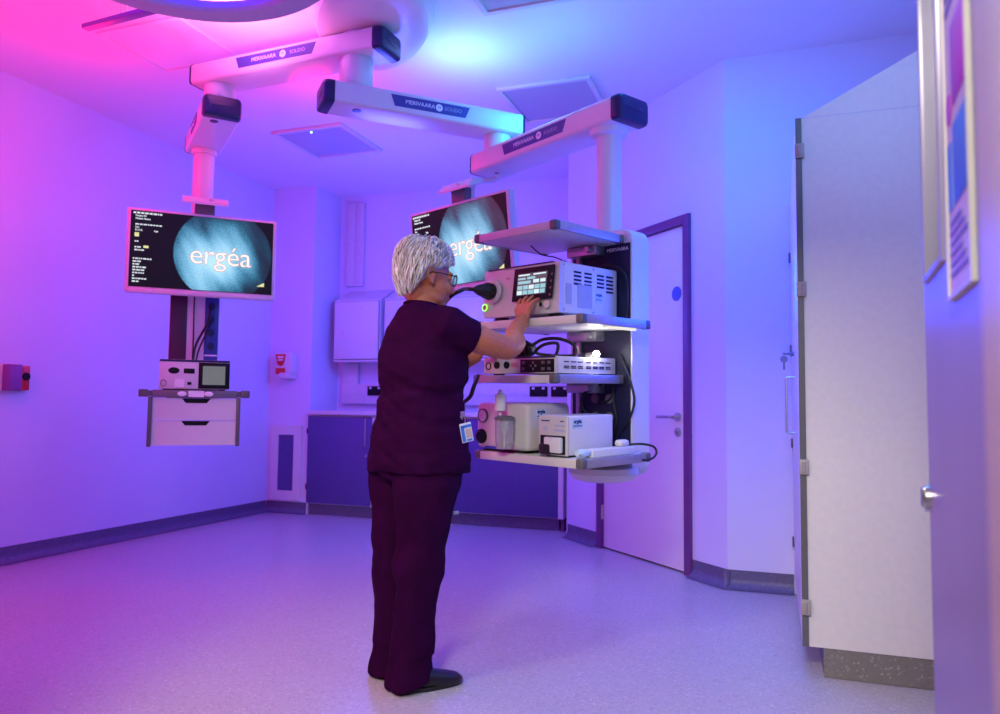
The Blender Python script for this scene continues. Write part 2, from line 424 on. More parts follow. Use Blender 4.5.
WY = 6.06
def wall_cabinet(x0, x1, label, lockside):
    t = thing('wall_cabinet', label, 'cabinet', T((x0 + x1) / 2, WY + .13, 1.37), 'white cabinets on the back wall')
    mb = MB()
    for pts in ([(WY + .02, 1.37), (YB - .001, 1.37), (YB - .001, 2.06), (WY + .02, 1.935)],):
        mb.loops([[V((x, y, z)) for y, z in pts] for x in (x0, x1)])
    mb.build('carcass', M_white, t)
    MB().box(x0 + .009, x1 - .009, WY + .014, WY + .0195, 1.388, 1.922).build('door_gap', M_grey, t)
    d = MB().box(x0 + .014, x1 - .014, WY, WY + .016, 1.393, 1.917, bev=.002).build('door', M_white, t)
    lx = x0 + .1 if lockside < 0 else x1 - .1
    MB().cyl((lx, WY, 1.64), (lx, WY - .008, 1.64), .012).box(lx - .002, lx + .002, WY - .02, WY - .006, 1.62, 1.65).build('lock', M_steel, d)
    return t
wall_cabinet(-3.83, -3.35, 'white wall cabinet with sloping top nearest the pier', -1)
wall_cabinet(-3.31, -2.80, 'white wall cabinet directly behind the person in scrubs', -1)
wall_cabinet(-2.785, -2.24, 'white wall cabinet behind the tilted monitor', 1)
mb = MB(); mb.box(-3.84, -3.76, YB - .06, YB - .001, 2.10, 2.90, bev=.003).box(-3.762, -3.67, YB - .045, YB - .001, 2.10, 2.90, bev=.003).box(-3.845, -3.839, YB - .065, YB - .001, 2.09, 2.91)
mb.build('cable_trunking', mat('trunking_plastic', (.60, .56, .62), .45), None, label='tall vertical trunking on the back wall above the wall cabinets', cat='trunking')
mb = MB(); mb.box(-3.86, -3.70, YB - .05, YB - .001, 1.15, 1.365, bev=.003).box(-3.86, -1.56, YB - .055, YB - .001, .985, 1.17, bev=.004).box(-3.86, -1.56, YB - .06, YB - .001, 1.072, 1.078)
mb.build('dado_trunking', mat('dado_plastic', (.66, .63, .68), .45), None, label='long horizontal white trunking carrying sockets above the worktop', cat='trunking')
def socket(x, label):
    t = thing('socket_outlet', label, 'socket', T(x, YB - .056, 1.11), 'black sockets along the trunking')
    MB().box(x - .078, x + .078, YB - .070, YB - .056, 1.065, 1.152, bev=.003).build('face_plate', M_dark, t)
    for s in (-1, 1):
        MB().box(x + s * .045 - .012, x + s * .045 + .012, YB - .076, YB - .069, 1.125, 1.145, bev=.002).build('rocker_switch', M_white, t)
    return t
socket(-3.50, 'black double socket beside the standing person, nearest the pier')
socket(-1.915, 'black double socket between the trolley shelves, the one farther from the door')
socket(-1.725, 'black double socket between the trolley shelves, the one nearer the door')

# pier: sanitiser and grille
t = thing('hand_sanitiser', 'white hand gel dispenser with red label on the pier', 'dispenser', T(-4.20, YP - .05, 1.21))
MB().box(-4.25, -4.08, YP - .10, YP - .001, 1.25, 1.44, bev=.012).box(-4.205, -4.095, YP - .11, YP - .001, 1.205, 1.26, bev=.01).build('body', M_white, t)
mb = MB(); mb.prism([(-4.25, 1.425), (-4.14, 1.425), (-4.16, 1.335), (-4.18, 1.32), (-4.21, 1.32), (-4.23, 1.335)], 0, .003, m=frame((0, YP - .101, 0), (1, 0, 0), (0, 0, 1), (0, -1, 0)))
mb.box(-4.245, -4.145, YP - .104, YP - .101, 1.245, 1.30)
lab = mb.build('red_label', M_red, t)
mb = MB(); mb.box(-4.228, -4.162, YP - .1055, YP - .104, 1.392, 1.406).box(-4.222, -4.168, YP - .1055, YP - .104, 1.368, 1.380)
mb.build('white_print', M_letter, lab)
t = thing('wall_grille', 'white framed violet access grille low on the pier', 'grille', T(-4.17, YP - .02, .13))
mb = MB(); x0, x1, z0, z1 = -4.335, -4.01, .115, .785
for a in ((x0, x0 + .08, z0, z1), (x1 - .08, x1, z0, z1), (x0 + .08, x1 - .08, z0, z0 + .085), (x0 + .08, x1 - .08, z1 - .085, z1)):
    mb.box(a[0], a[1], YP - .022, YP - .001, a[2], a[3])
mb.build('frame', M_white, t)
MB().box(x0 + .08, x1 - .08, YP - .012, YP - .001, z0 + .085, z1 - .085).build('infill_panel', M_purple, t)

# left wall: alarm call point
t = thing('alarm_button', 'small red switch box with black round button on the wall', 'switch', T(XL + .03, 3.39, 1.04))
MB().box(XL + .001, XL + .012, 3.285, 3.465, 1.035, 1.205, bev=.003).build('back_plate', M_white, t)
MB().box(XL + .012, XL + .075, 3.30, 3.385, 1.04, 1.20, bev=.006).build('grey_housing', mat('housing_violet', (.22, .06, .28), .5), t)
MB().box(XL + .012, XL + .05, 3.395, 3.455, 1.045, 1.195, bev=.006).build('red_front', M_red, t)
MB().cyl((XL + .045, 3.425, 1.13), (XL + .062, 3.425, 1.13), .023).build('button', M_dark, t)

M_hinge = mat('hinge_grey', (.34, .31, .30), .45)
# ------------------------------------------------------------------ tall cupboard on the right wall
CF, CE, CB = .083, 3.10, YR - .005           # front plane x, end plane y, far end
t = thing('tall_cupboard', 'tall pale grey cupboard with sloping top standing past the open door', 'cupboard', T(.45, 3.7, 0))
mb = MB(); prof = [(CF + .022, .107), (CF + .022, 2.10), (XR - .002, 2.46), (XR - .002, .107)]
mb.loops([[V((x, y, z)) for x, z in prof] for y in (CE, CB)])
mb.build('carcass', M_lam, t, label='pale grey laminate end panel and sloping top')
MB().box(CF + .024, XR - .004, CE - .0006, CE + .0, 2.099, 2.1005).build('seam', M_lettergrey, t)
mb = MB(); mb.box(CF + .072, XR - .002, CE + .005, CB, .002, .106); mb.build('plinth', M_cove, t)
for i, (ya, yb) in enumerate(((CE - .004, 3.77), (3.775, CB - .004))):
    d = MB().box(CF, CF + .0205, ya, yb, .108, 2.10, bev=.0015).build('door', M_door, t)
    if i == 0:
        MB().box(CF - .001, CF + .021, ya - .003, ya - .0002, .108, 2.10).build('edge_strip', M_corner, d, label='dark edge strip')
        for z in (.25, .765, 1.435, 1.97):
            MB().box(CF - .004, CF + .030, ya - .012, ya - .003, z - .028, z + .028, bev=.002).cyl((CF + .012, ya - .012, z - .018), (CF + .012, ya - .012, z + .018), .006, seg=12).build('hinge', M_hinge, d)
    else:
        for z in (.28, .80, 1.30, 1.80):
            MB().box(CF - .010, CF, yb - .05, yb - .01, z - .025, z + .025, bev=.002).build('hinge', M_corner, d)
        yy = 3.84
        MB().tube(catmull([(CF + .002, yy, 1.13), (CF - .032, yy, 1.128), (CF - .036, yy, 1.10), (CF - .036, yy, .90), (CF - .032, yy, .872), (CF + .002, yy, .87)], 5), .006).build('handle', M_steel, d)
        k = MB(); k.cyl((CF, yy, 1.24), (CF - .016, yy, 1.24), .012, seg=14).box(CF - .05, CF - .016, yy - .0015, yy + .0015, 1.234, 1.246).cyl((CF - .045, yy - .0015, 1.215), (CF - .045, yy + .0015, 1.215), .017, seg=14)
        k.box(CF - .05, CF - .04, yy - .001, yy + .001, 1.165, 1.2).build('lock_and_key', M_grey, d)

# ------------------------------------------------------------------ foreground open door on the right
def ray(px, py): return fwd + rgt * ((px - 500) / F) + upv * ((357 - py) / F)
fe = V((.240, 1.46, 0))                      # free edge of the open leaf
a35 = math.radians(3.5)
dd = V((math.sin(a35), math.cos(a35), 0))    # along the leaf toward the free edge
nn = V((-math.cos(a35), math.sin(a35), 0))   # face seen by the camera
LM = frame(fe, -dd, -nn, Z)                  # x from free edge back to hinge, y into the leaf, z up
d2 = thing('door_2', None, None, LM); d2['kind'] = 'structure'
M_leaf = mat('violet_grey_leaf', (.34, .31, .46), .34, vary=.06, scale=4, metal=.1)
mb = MB(LM)
W0, W1, Wz0, Wz1 = .06, .255, 1.20, 1.95      # vision panel
mb.box(.004, W0, 0, .044, .01, 2.10).box(W1, .84, 0, .044, .01, 2.10).box(W0, W1, 0, .044, .01, Wz0).box(W0, W1, 0, .044, Wz1, 2.10)
mb.build('door_leaf', M_leaf, d2)
MB(LM).box(0, .004, .001, .043, .01, 2.10).build('edge_strip', M_grey, d2)
mb = MB(LM)
for a in ((W0 - .012, W0, Wz0 - .012, Wz1 + .012), (W1, W1 + .012, Wz0 - .012, Wz1 + .012), (W0, W1, Wz0 - .012, Wz0), (W0, W1, Wz1, Wz1 + .012)):
    mb.box(a[0], a[1], -.006, .05, a[2], a[3], bev=.002)
mb.build('vision_panel_bead', M_leaf, d2)
MB(LM).box(W0, W1, .018, .024, Wz0, Wz1).build('vision_pane', M_glass, d2)
mb = MB(LM); mb.cyl((.012, 0, .835), (.012, -.008, .835), .022, seg=20).box(-.014, .016, -.012, .03, .818, .852, bev=.003)
mb.build('latch', M_steel, d2)

# poster in a slim frame on the leaf
t = thing('framed_poster', 'white framed notice with magenta and blue blocks on the open door', 'poster', LM @ T(.42, -.012, 1.12))
P0, P1, Pz0, Pz1 = .335, .505, 1.128, 1.80
mb = MB(LM)
for a in ((P0 - .006, P0, Pz0, Pz1), (P1, P1 + .006, Pz0, Pz1), (P0 - .006, P1 + .006, Pz0 - .006, Pz0), (P0 - .006, P1 + .006, Pz1, Pz1 + .006)):
    mb.box(a[0], a[1], -.007, -.0005, a[2], a[3])
mb.build('frame', mat('ivory_frame', (.62, .59, .56), .4), t)
sh = MB(LM).box(P0, P1, -.004, -.0005, Pz0, Pz1).build('sheet', mat('poster_paper', (.62, .58, .68), .5), t)
M_mag = mat('poster_magenta', (.50, .05, .55), .5); M_pblue = mat('poster_blue', (.05, .22, .75), .5)
mb = MB(LM); mb.box(P0 + .06, P1 - .012, -.0055, -.0042, 1.36, 1.46, bev=.0005).cyl((P0 + .03, -.0042, 1.365), (P0 + .03, -.0055, 1.365), .02); mb.build('magenta_block', M_mag, sh)
mb = MB(LM); mb.box(P0 + .06, P1 - .012, -.0055, -.0042, 1.235, 1.335, bev=.0005).box(P0 + .015, P0 + .045, -.0055, -.0042, 1.235, 1.32); mb.build('blue_block', M_pblue, sh)
mb = MB(LM)
for k in range(6): mb.box(P0 + .02, P1 - .02 - (k % 3) * .02, -.0055, -.0042, 1.15 + k * .013, 1.1545 + k * .013)
for k in range(6): mb.box(P0 + .02, P1 - .02 - (k % 2) * .03, -.0055, -.0042, 1.49 + k * .02, 1.498 + k * .02)
mb.build('poster_print', mat('poster_print', (.20, .18, .55), .5), sh)

# ------------------------------------------------------------------ ceiling items
def ceiling_light(x0, x1, y0, y1, label, glint=None):
    t = thing('ceiling_light', label, 'ceiling light', T((x0 + x1) / 2, (y0 + y1) / 2, HC), 'recessed square ceiling lights')
    mb = MB(); w = .03
    for a in ((x0, x1, y0, y0 + w), (x0, x1, y1 - w, y1), (x0, x0 + w, y0 + w, y1 - w), (x1 - w, x1, y0 + w, y1 - w)):
        mb.box(a[0], a[1], a[2], a[3], HC - .022, HC - .0005, bev=.002)
    mb.build('frame', M_white, t)
    MB().box(x0 + w, x1 - w, y0 + w, y1 - w, HC - .012, HC - .0005).build('diffuser', M_diff, t)
    if glint: MB().ball((glint[0], glint[1], HC - .013), .008, seg=10).build('indicator_and_glint', M_glint, t)  # small glowing ball imitates a reflected glint on the diffuser
ceiling_light(-1.63, -1.03, 4.38, 4.98, 'square recessed ceiling light above the trolley arm', (-1.19, 4.87))
ceiling_light(-3.47, -2.87, 4.59, 5.19, 'square recessed ceiling light beyond the monitor that hangs over the drawers', (-3.17, 4.66))
ceiling_light(-1.37, -.77, 2.90, 3.50, 'square recessed ceiling light nearest the camera, cut by the picture top')
t = thing('ceiling_hatch', 'plain square access hatch in the ceiling above the thin hanging bar', 'hatch', T(-3.17, 3.28, HC))
x0, x1, y0, y1 = -3.44, -2.88, 3.02, 3.53
mb = MB()
for a in ((x0, x1, y0, y0 + .02), (x0, x1, y1 - .02, y1), (x0, x0 + .02, y0 + .02, y1 - .02), (x1 - .02, x1, y0 + .02, y1 - .02)):
    mb.box(a[0], a[1], a[2], a[3], HC - .012, HC - .0005, bev=.002)
mb.build('frame', M_ceil, t)
MB().box(x0 + .022, x1 - .022, y0 + .022, y1 - .022, HC - .006, HC - .0005).build('panel', M_ceil, t)
# ring lamp overhead and thin hanging bar
RC, RR, RZ0 = V((-2.04, 2.13, 0)), .46, 2.60
RC, RR, RI, RZ0 = V((-1.96, 2.0, 0)), .60, .49, 2.60
t = thing('ring_lamp', 'large grey ring lamp hanging near the camera, cut by the picture top', 'lamp', T(RC.x, RC.y, RZ0))
mb = MB(); prof = [(RI, 0), (RI + .012, -.012), (RR - .012, -.012), (RR, 0), (RR, .028), (RI, .028)]
mb.loops([[RC + V((r * math.cos(a), r * math.sin(a), RZ0 + z)) for r, z in prof] for a in [2 * PI * k / 96 for k in range(96)]], closed=True)
mb.build('ring', mat('ring_grey', (.46, .45, .52), .4), t)
for a in (.6, 2.7, 4.8):
    p = RC + V((.545 * math.cos(a), .545 * math.sin(a), 0)); MB().cyl(p + Z * (RZ0 + .02), p + Z * (HC - .001), .004, seg=8).build('suspension_wire', M_alu, t)
b0, b1 = V((-3.065, 2.632, 2.74)), V((-2.634, 2.606, 2.74))
bd = (b1 - b0).normalized(); bm_ = frame(b0, bd, Z.cross(bd), Z)
t = thing('hanging_bar', 'thin violet bar hung from the ceiling on fine wires', 'bar', bm_)
L_ = (b1 - b0).length
MB(bm_).box(0, L_ + .12, -.02, .02, 0, .022, bev=.003).build('bar', mat('bar_violet', (.30, .10, .42), .4), t)
for k in (.235, .27):
    MB(bm_).cyl((k, 0, .022), (k, 0, HC - b0.z - .001), .0022, seg=8).build('wire', M_steel, t)

# ------------------------------------------------------------------ pendant arms
XA = V((-2.0, 3.32, 0)); J1 = V((-2.89, 3.365, 0)); J2 = V((-1.43, 3.875, 0)); CL = V((-3.30, 3.72, 0))
# trolley head frame: x to the back, y along the shelf fronts, z up
HO = V((-0.69508421, 2.84131412, 1.72271153))
HY = V((-0.90349417, 0.42830928, 0.01579348)).normalized(); HX = V((0.42858028, 0.90319505, 0.02361466)).normalized(); HZ = HX.cross(HY)
MH = frame(HO, HX, HY, HZ)
PB = MH @ V((.53, .275, 0)); PB.z = 0

def arm(root, p0, p1, z0, h, w, cap_at, plate, over0, over1):
    """p0 -> p1 is the reading direction; the plate side is local -y"""
    d = (p1 - p0); L = d.length; d.normalize()
    A = frame(V((p0.x, p0.y, z0)), d, Z.cross(d), Z)
    mb = MB(A); r = .024
    ca, cb = -over0 + (.045 if 0 in cap_at else .012), L + over1 - (.045 if 1 in cap_at else .012)
    sec = []
    for cx, cz, a0 in ((w / 2 - r, h - r, 0), (-w / 2 + r, h - r, 90), (-w / 2 + r * .7, r * .7, 180), (w / 2 - r * .7, r * .7, 270)):
        rr = r if cz > h / 2 else r * .7
        for k in range(6):
            a = math.radians(a0 + 90 * k / 5); sec.append((cx + rr * math.cos(a), cz + rr * math.sin(a)))
    mb.loops([[V((x, y, z)) for y, z in sec] for x in (ca, cb)])
    o = mb.build('arm', M_whitem, root)
    for e, xx, big in ((0, ca, 0 in cap_at), (1, cb, 1 in cap_at)):
        s = -1 if e == 0 else 1; ln = .055 if big else .014
        mb = MB(A); rings = []
        for k in range(6):
            t_ = k / 5; sc_ = 1.015 * (1 - .22 * t_ ** 3) if big else 1.02 - .05 * t_
            rings.append([V((xx + s * ln * math.sin(t_ * PI / 2), y * sc_, h / 2 + (z - h / 2) * sc_)) for y, z in sec])
        mb.loops(rings)
        if big:
            mb.box(xx + s * (ln - .006), xx + s * (ln + .002), -w * .30, w * .30, h * .42, h * .60, bev=.003)
        mb.build('end_cap', M_navy, o)
    hl = MB(A)
    hx_ = 0 if 0 in cap_at else L
    hl.cyl((hx_ + (.02 if hx_ else -.0), -.03, .0005), (hx_ + (.02 if hx_ else 0), -.03, -.003), .022, seg=20)
    hl.build('cable_cover', M_navy, o)
    if plate:
        f0, f1 = plate; xa, xb = L * f0, L * f1; zt, zb = h - .026, h - .026 - .058
        mb = MB(A @ frame((0, -w / 2, 0), (1, 0, 0), (0, 0, 1), (0, -1, 0)))
        mb.prism([(xa, zt), (xb, zt), (xb - .025, zb), (xa + .02, zb)], -.001, .0025)
        p = mb.build('name_plate', M_plate, o)
        zc = (zt + zb) / 2; Lp = xb - xa
        tm = A @ frame((0, -w / 2 - .003, 0), (1, 0, 0), (0, 0, 1), (0, -1, 0))
        mb = MB(tm); mb.add_mesh(text_mesh('MERIVAARA', .030), T(xa + Lp * .36, zc, 0)); mb.build('lettering', M_letter, p)
        mb = MB(tm); mb.cyl((xa + Lp * .60, zc, -.001), (xa + Lp * .60, zc, .0008), .019, seg=24); mb.build('emblem', M_letter, p)
        mb = MB(tm); mb.add_mesh(text_mesh('M', .020), T(xa + Lp * .60, zc, .0012)); mb.build('emblem_letter', M_plate, p)
        mb = MB(tm); mb.add_mesh(text_mesh('SOLIDO', .027), T(xa + Lp * .78, zc, 0)); mb.build('lettering', M_lettergrey, p)
    return o
def joint(root, p, z0, z1, r=.07):
    return MB().lathe([(r * .94, z0 - .001), (r, z0 + .008), (r, z1 - .008), (r * .94, z1 + .001)], (p.x, p.y, 0)).build('joint', M_whitem, root)
AH, AW = .115, .20
ZA, ZB, ZC = 2.735, 2.465, 2.262
cm = thing('ceiling_mount', 'white domed ceiling cover from which both pendant arms spread', 'ceiling mount', T(XA.x, XA.y, HC))
_da = V((-.55, .835, 0)).normalized(); DM = frame((-1.905, 3.315, 0), _da, Z.cross(_da), Z)
mb = MB(DM)
mb.loops([[V((.52 * f_ * math.cos(2 * PI * k / 64), (.52 * f_ - .23 * min(1, f_)) * math.sin(2 * PI * k / 64), z)) for k in range(64)] for f_, z in ((1.03, HC - .0005), (1.03, HC - .03), (1.0, HC - .065), (.95, HC - .09), (.85, HC - .103), (.6, HC - .108))])
mb.build('dome_cover', M_whitem, cm)

# ---- left pendant
pl = thing('equipment_pendant', 'white jointed ceiling arm carrying the drawer unit by the plain wall', 'pendant', T(XA.x, XA.y, HC - .09), 'white jointed equipment pendants')
joint(pl, XA, ZA + AH, HC - .107)
arm(pl, J1, XA, ZA, AH, AW, (1,), (.22, .80), .13, .20)
ZD = 2.53
joint(pl, J1, ZD + AH, ZA, .085)
arm(pl, CL, J1, ZD, AH, .20, (1,), (.3, .75), .10, .11)
FB = frame((0, 0, 0), r0, fh, Z)             # square-on frame (x right, y away, z up)
c0 = CL.copy(); c0.z = 0
_md = V((CL.x, CL.y, 0)).normalized(); _mx = V((_md.y, -_md.x, 0))
MC = frame(c0, _mx, _md, Z) @ Matrix.Diagonal((.82, 1, 1, 1))                    # drawer unit frame, origin below column
MB().cyl((CL.x, CL.y, 1.9), (CL.x, CL.y, ZD), .062, seg=32).cyl((CL.x, CL.y, ZD - .03), (CL.x, CL.y, ZD), .075).build('column', M_whitem, pl)
sh_ = MB(MC).box(-.195, .15, -.07, .07, 1.0, 1.93, bev=.012).build('service_head', M_whitem, pl)
MB(MC).box(-.19, -.075, -.075, -.069, 1.03, 1.9, bev=.002).build('dark_panel', mat('panel_red_reflection', (.06, .012, .05), .35), sh_)  # maroon paints a red reflection into the dark panel
p_ = MB(MC).box(.045, .14, -.075, -.069, 1.03, 1.9, bev=.002).build('socket_panel', mat('blue_panel', (.03, .05, .28), .35), sh_)
for k in range(4): MB(MC).cyl((.09, -.075, 1.32 + k * .08), (.09, -.079, 1.32 + k * .08), .024, seg=20).build('socket', M_navy, p_)
MB(MC).box(.05, .135, -.077, -.074, 1.26, 1.268).build('white_strip', M_letter, p_)
SD = -.34                                     # front plane of the drawer unit
MB(MC).box(-.27, .27, SD + .01, -.06, 1.012, 1.045, bev=.004).build('shelf', M_white, pl)
mb = MB(MC); mb.box(-.27, .27, SD - .012, SD + .012, 1.008, 1.05, bev=.004)
fr = mb.build('front_rail', M_grey, pl)
MB(MC).box(-.045, .055, SD - .014, SD - .011, 1.012, 1.046).build('white_strip', M_letter, fr)
for s in (-1, 1):
    MB(MC).ball((s * .085 + .0, SD - .012, 1.029), .03, .006, .014, seg=18).build('oval_badge', M_letter, fr)
    MB(MC).box(s * .325 - .03, s * .325 + .03, SD - .015, SD + .02, 1.01, 1.052, bev=.006).box(min(s * .27, s * .3), max(s * .27, s * .3), SD - .01, -.08, 1.016, 1.046, bev=.004).build('corner_bumper', M_corner, pl)
    MB(MC).box(s * .283 - .012, s * .283 + .012, SD - .012, SD + .02, .735, 1.012, bev=.003).box(s * .283 - .006, s * .283 + .006, SD + .02, -.12, .74, 1.012).build('side_post', M_corner, pl)
for z0, z1 in ((.882, 1.004), (.742, .878)):
    d = MB(MC)
    d.loops([[V((x, y, z)) for x, z in [(-.268, z0), (.268, z0), (.268, z1), (.10, z1), (.075, z1 - .026), (-.06, z1 - .026), (-.085, z1), (-.268, z1)]] for y in (SD, SD + .018)])
    d.box(-.26, .26, SD + .02, -.12, z0 + .004, z1 - .004)
    o = d.build('drawer', M_white, pl)
    MB(MC).prism([(-.085, 0), (-.06, -.026), (.075, -.026), (.10, 0)], -.0005, .001, m=frame((0, SD + .0185, z1 - .001), (1, 0, 0), (0, 0, 1), (0, -1, 0))).build('finger_recess', M_dark, o)

# device on the drawer unit
DV = MC @ T(0, SD + .01, 1.0462)
t = thing('video_processor', 'white video processor with a grey display on the drawer unit', 'medical device', DV)
DV2 = DV @ T(-.02, 0, 0)
MB(DV2).box(-.21, .235, .03, .36, .012, .172, bev=.004).build('case', M_white, t)
fp = MB(DV2).box(-.215, .24, .0, .032, .01, .176, bev=.005).build('front_panel', M_white, t)
MB(DV2).box(-.212, .237, -.0015, .002, .163, .175).build('blue_stripe', M_navy, fp)
MB(DV2).box(.035, .238, -.003, .002, .014, .161, bev=.002).build('display_bezel', M_dark, t)
MB(DV2).box(.062, .208, -.0042, -.0028, .036, .142).build('display', M_lcd, t)
MB(DV2).ball((-.122, -.001, .113), .036, .004, .018, seg=20).build('oval_port', M_dark, fp)
MB(DV2).box(-.06, .01, -.003, .001, .098, .126, bev=.001).build('card_slot', M_dark, fp)
MB(DV2).box(-.115, -.055, -.002, .001, .02, .066).build('white_label', M_letter, fp)
MB(DV2).box(-.035, -.008, -.003, .001, .034, .05).build('usb_port', M_dark, fp)
mb = MB(DV2); mb.loops([[V((-.185 + rr * math.cos(2 * PI * k / 24), yy, .042 + rr * math.sin(2 * PI * k / 24))) for rr, yy in ((.019, -.001), (.019, -.003), (.016, -.003), (.016, -.001))] for k in range(24)], closed=True); mb.build('power_ring', M_dark, fp)
for sx in (-.17, .19):
    for sy in (.02, .28): MB(DV2).box(sx - .02, sx + .02, sy, sy + .03, .0, .012).build('foot', M_dark, t)
def loose_cable(pts, r, label, M=Matrix.Identity(4), name='cable'):
    mb = MB(M); mb.tube(catmull(pts, 8), r, seg=8)
    return mb.build(name, M_rubber, None, smooth=60, label=label, cat='cable')
loose_cable([(.09, -.085, 1.55), (.06, -.11, 1.45), (-.01, -.125, 1.32), (-.025, -.13, 1.20), (-.02, -.125, 1.06)], .008, 'thick black cable curving from the blue sockets down behind the video processor', MC)
loose_cable([(.09, -.085, 1.47), (.05, -.10, 1.38), (.0, -.107, 1.25), (-.005, -.109, 1.06)], .006, 'thin black cable behind the video processor, nearer the blue sockets', MC)
loose_cable([(-.02, -.078, 1.88), (-.03, -.082, 1.6), (-.028, -.083, 1.35), (-.032, -.083, 1.06)], .005, 'straight thin black cable beside the dark panel of the drawer column', MC)

# ------------------------------------------------------------------ monitors
def monitor(name, label, M, flip=False):
    """local: x right as seen, z up, y away from the viewer; origin at the screen centre"""
    Wm, Hm = .82, .485
    t = thing(name, label, 'monitor', M, 'wide medical monitors hanging from the arms')
    MB(M).box(-Wm / 2, Wm / 2, 0, .055, -Hm / 2, Hm / 2, bev=.012, seg=3).box(-.25, .25, .05, .085, -.17, .17, bev=.015).build('housing', M_white, t)
    MB(M).box(-Wm / 2 + .02, Wm / 2 - .02, -.022, .01, -Hm / 2 - .006, -Hm / 2 + .020, bev=.008).build('chin', M_white, t)
    sw, s0, s1 = .390, -.211, .226
    scn = MB(M).box(-sw, sw, -.0015, .004, s0, s1).build('screen', M_scr, t)
    # round endoscope picture, clipped by the picture edges
    cx, cz, R_ = .110, .5 * (s0 + s1), .273
    me = bpy.data.meshes.new('picture'); bm = bmesh.new(); vs = []
    hv = (s1 - s0) / 2 - .003
    for k in range(96):
        a = 2 * PI * k / 96; x = R_ * math.cos(a); z = R_ * math.sin(a)
        z = max(-hv, min(hv, z)); 
        vs.append(bm.verts.new((cx + x, -.0028, cz + z)))
    f = bm.faces.new(vs); f.normal_update()
    if f.normal.y > 0: f.normal_flip()
    uv = bm.loops.layers.uv.new('UVMap')
    for l in f.loops: l[uv].uv = ((l.vert.co.x - cx) / (2 * R_) + .5, (l.vert.co.z - cz) / (2 * R_) + .5)
    bm.to_mesh(me); bm.free()
    pic = link_mesh('endoscope_picture', me, M, M_scope, t, smooth=0)
    tm = M @ frame((0, -.004, 0), (1, 0, 0), (0, 0, 1), (0, -1, 0))
    mb = MB(tm); mb.add_mesh(text_mesh('erg\u00e9a', .165, offset=.0013, spacing=.95), T(.096, -.004, 0)); mb.build('logo_glow', M_logoedge, pic)
    mb = MB(tm @ T(0, 0, .0012)); mb.add_mesh(text_mesh('erg\u00e9a', .165, offset=-.0012, spacing=.95), T(.096, -.004, 0)); mb.build('logo_lettering', M_logo, pic)
    mb = MB(tm @ T(0, 0, -.0012)); y = .212
    rows = [('XXXXXXXXXXXXXXXXXX', .017, 0), ('Patient ID', .014, .012), ('Patient Name', .014, .012), None, ('XXXXXXXXXXXXXXXXXXXX', .013, .012), ('Sex', .014, .012), ('D.O.B.               Age', .014, .012), None, None, None, ('CVP', .014, .012), None, ('No.', .014, .012), ('Comment', .014, .012), None, None,
            ('XXXXXXXXXXXXXX', .014, .006), ('XXXXX', .014, .006), ('PVC:', .014, .006), ('XXXXXXXX', .014, .006), ('Release', .014, .006), ('File name', .014, .006), ('CM', .014, .006), ('Detail: 3', .014, .006), ('Focus', .014, .006)]
    rb = random.Random(5)
    for r in rows:
        if r and r[0].split()[0] in ('Patient', 'Sex', 'D.O.B.'):
            mb.add_mesh(text_mesh(r[0], r[1], align='LEFT', offset=.0005), T(-sw + .012 + r[2], y, 0))
        elif r:                               # rows too small to read in the photograph: word-shaped marks
            x = -sw + .012 + r[2]; end = x + len(r[0]) * r[1] * .5
            while x < end:
                w_ = rb.uniform(.006, .020); mb.box(x, x + w_, y - r[1] * .3, y + r[1] * .3, 0, .0006); x += w_ + .004
        y -= .0164
    mb.build('readout', M_scrtext, scn)
    mb = MB(tm @ T(0, 0, -.0012)); mb.box(-sw + .022, -sw + .045, .075, .098, 0, .001).box(-sw + .07, -sw + .097, .012, .026, 0, .001).prism([(.30, -.165), (.345, -.165), (.345, -.14)], 0, .001)
    mb.build('yellow_mark', M_scryel, scn)
    for x in (-.28, .25): MB(M).box(x - .012, x + .012, -.0235, -.021, -Hm / 2 + .008, -Hm / 2 + .014).build('badge', M_letter, t)
    return t
# left monitor: its own bracket clamps the column
mc = at(203.5, 255, 4.47)
wl = (r0 * math.cos(math.radians(23.4)) + fh * math.sin(math.radians(23.4)))
ML = frame(mc, wl, Z.cross(wl), Z)
tl = monitor('medical_monitor', 'wide monitor showing a round picture, hanging above the drawer unit', ML)
def bracket(M, root, zc, reach, dx=0.0):
    mb = MB(M @ T(dx, 0, 0)); sec = [(-.02, zc + .05), (.05, zc + .055), (.05, zc + .03), (-.06, zc + .0), (-.06, zc + .012)]
    mb.loops([[V((x, y, z)) for y, z in sec] for x in (-.125, .125)])
    mb.cyl((.03, -.025, zc + .035), (.03, -.05, zc + .028), .012, seg=14)
    o = mb.build('grip_bracket', M_whitem, root)
    MB(M).box(-.055, .055, .02, .08, .18, zc + .03, bev=.004).build('neck', M_grey, root)
    mb = MB(M); mb.box(-.05, .05, .05, reach, .0, .10, bev=.006); mb.build('mounting_arm', M_grey, root)
    return o
bracket(ML, tl, .285, .12)
# right monitor: parallel to the trolley shelves, tilted down, hung on a stub below the elbow of the arm
mr = at(458.5, 246, 4.22)
wr = -HY.copy(); wr.z = 0; wr.normalize()
MR = frame(mr, wr, Z.cross(wr), Z) @ RX(6.5)
tr = monitor('medical_monitor', 'tilted wide monitor partly hidden behind the grey-haired head and top shelf', MR)
bracket(MR, tr, .29, .10, .055)
top = MR @ V((0, .05, .32))
MB().tube(catmull([MR @ V((.05, .08, .10)), MR @ V((.06, .09, .33)), (J2.x - .02, J2.y + .02, ZC - .03), (J2.x, J2.y, ZC - .002)], 5), .014, seg=12).build('hanger', M_whitem, tr)

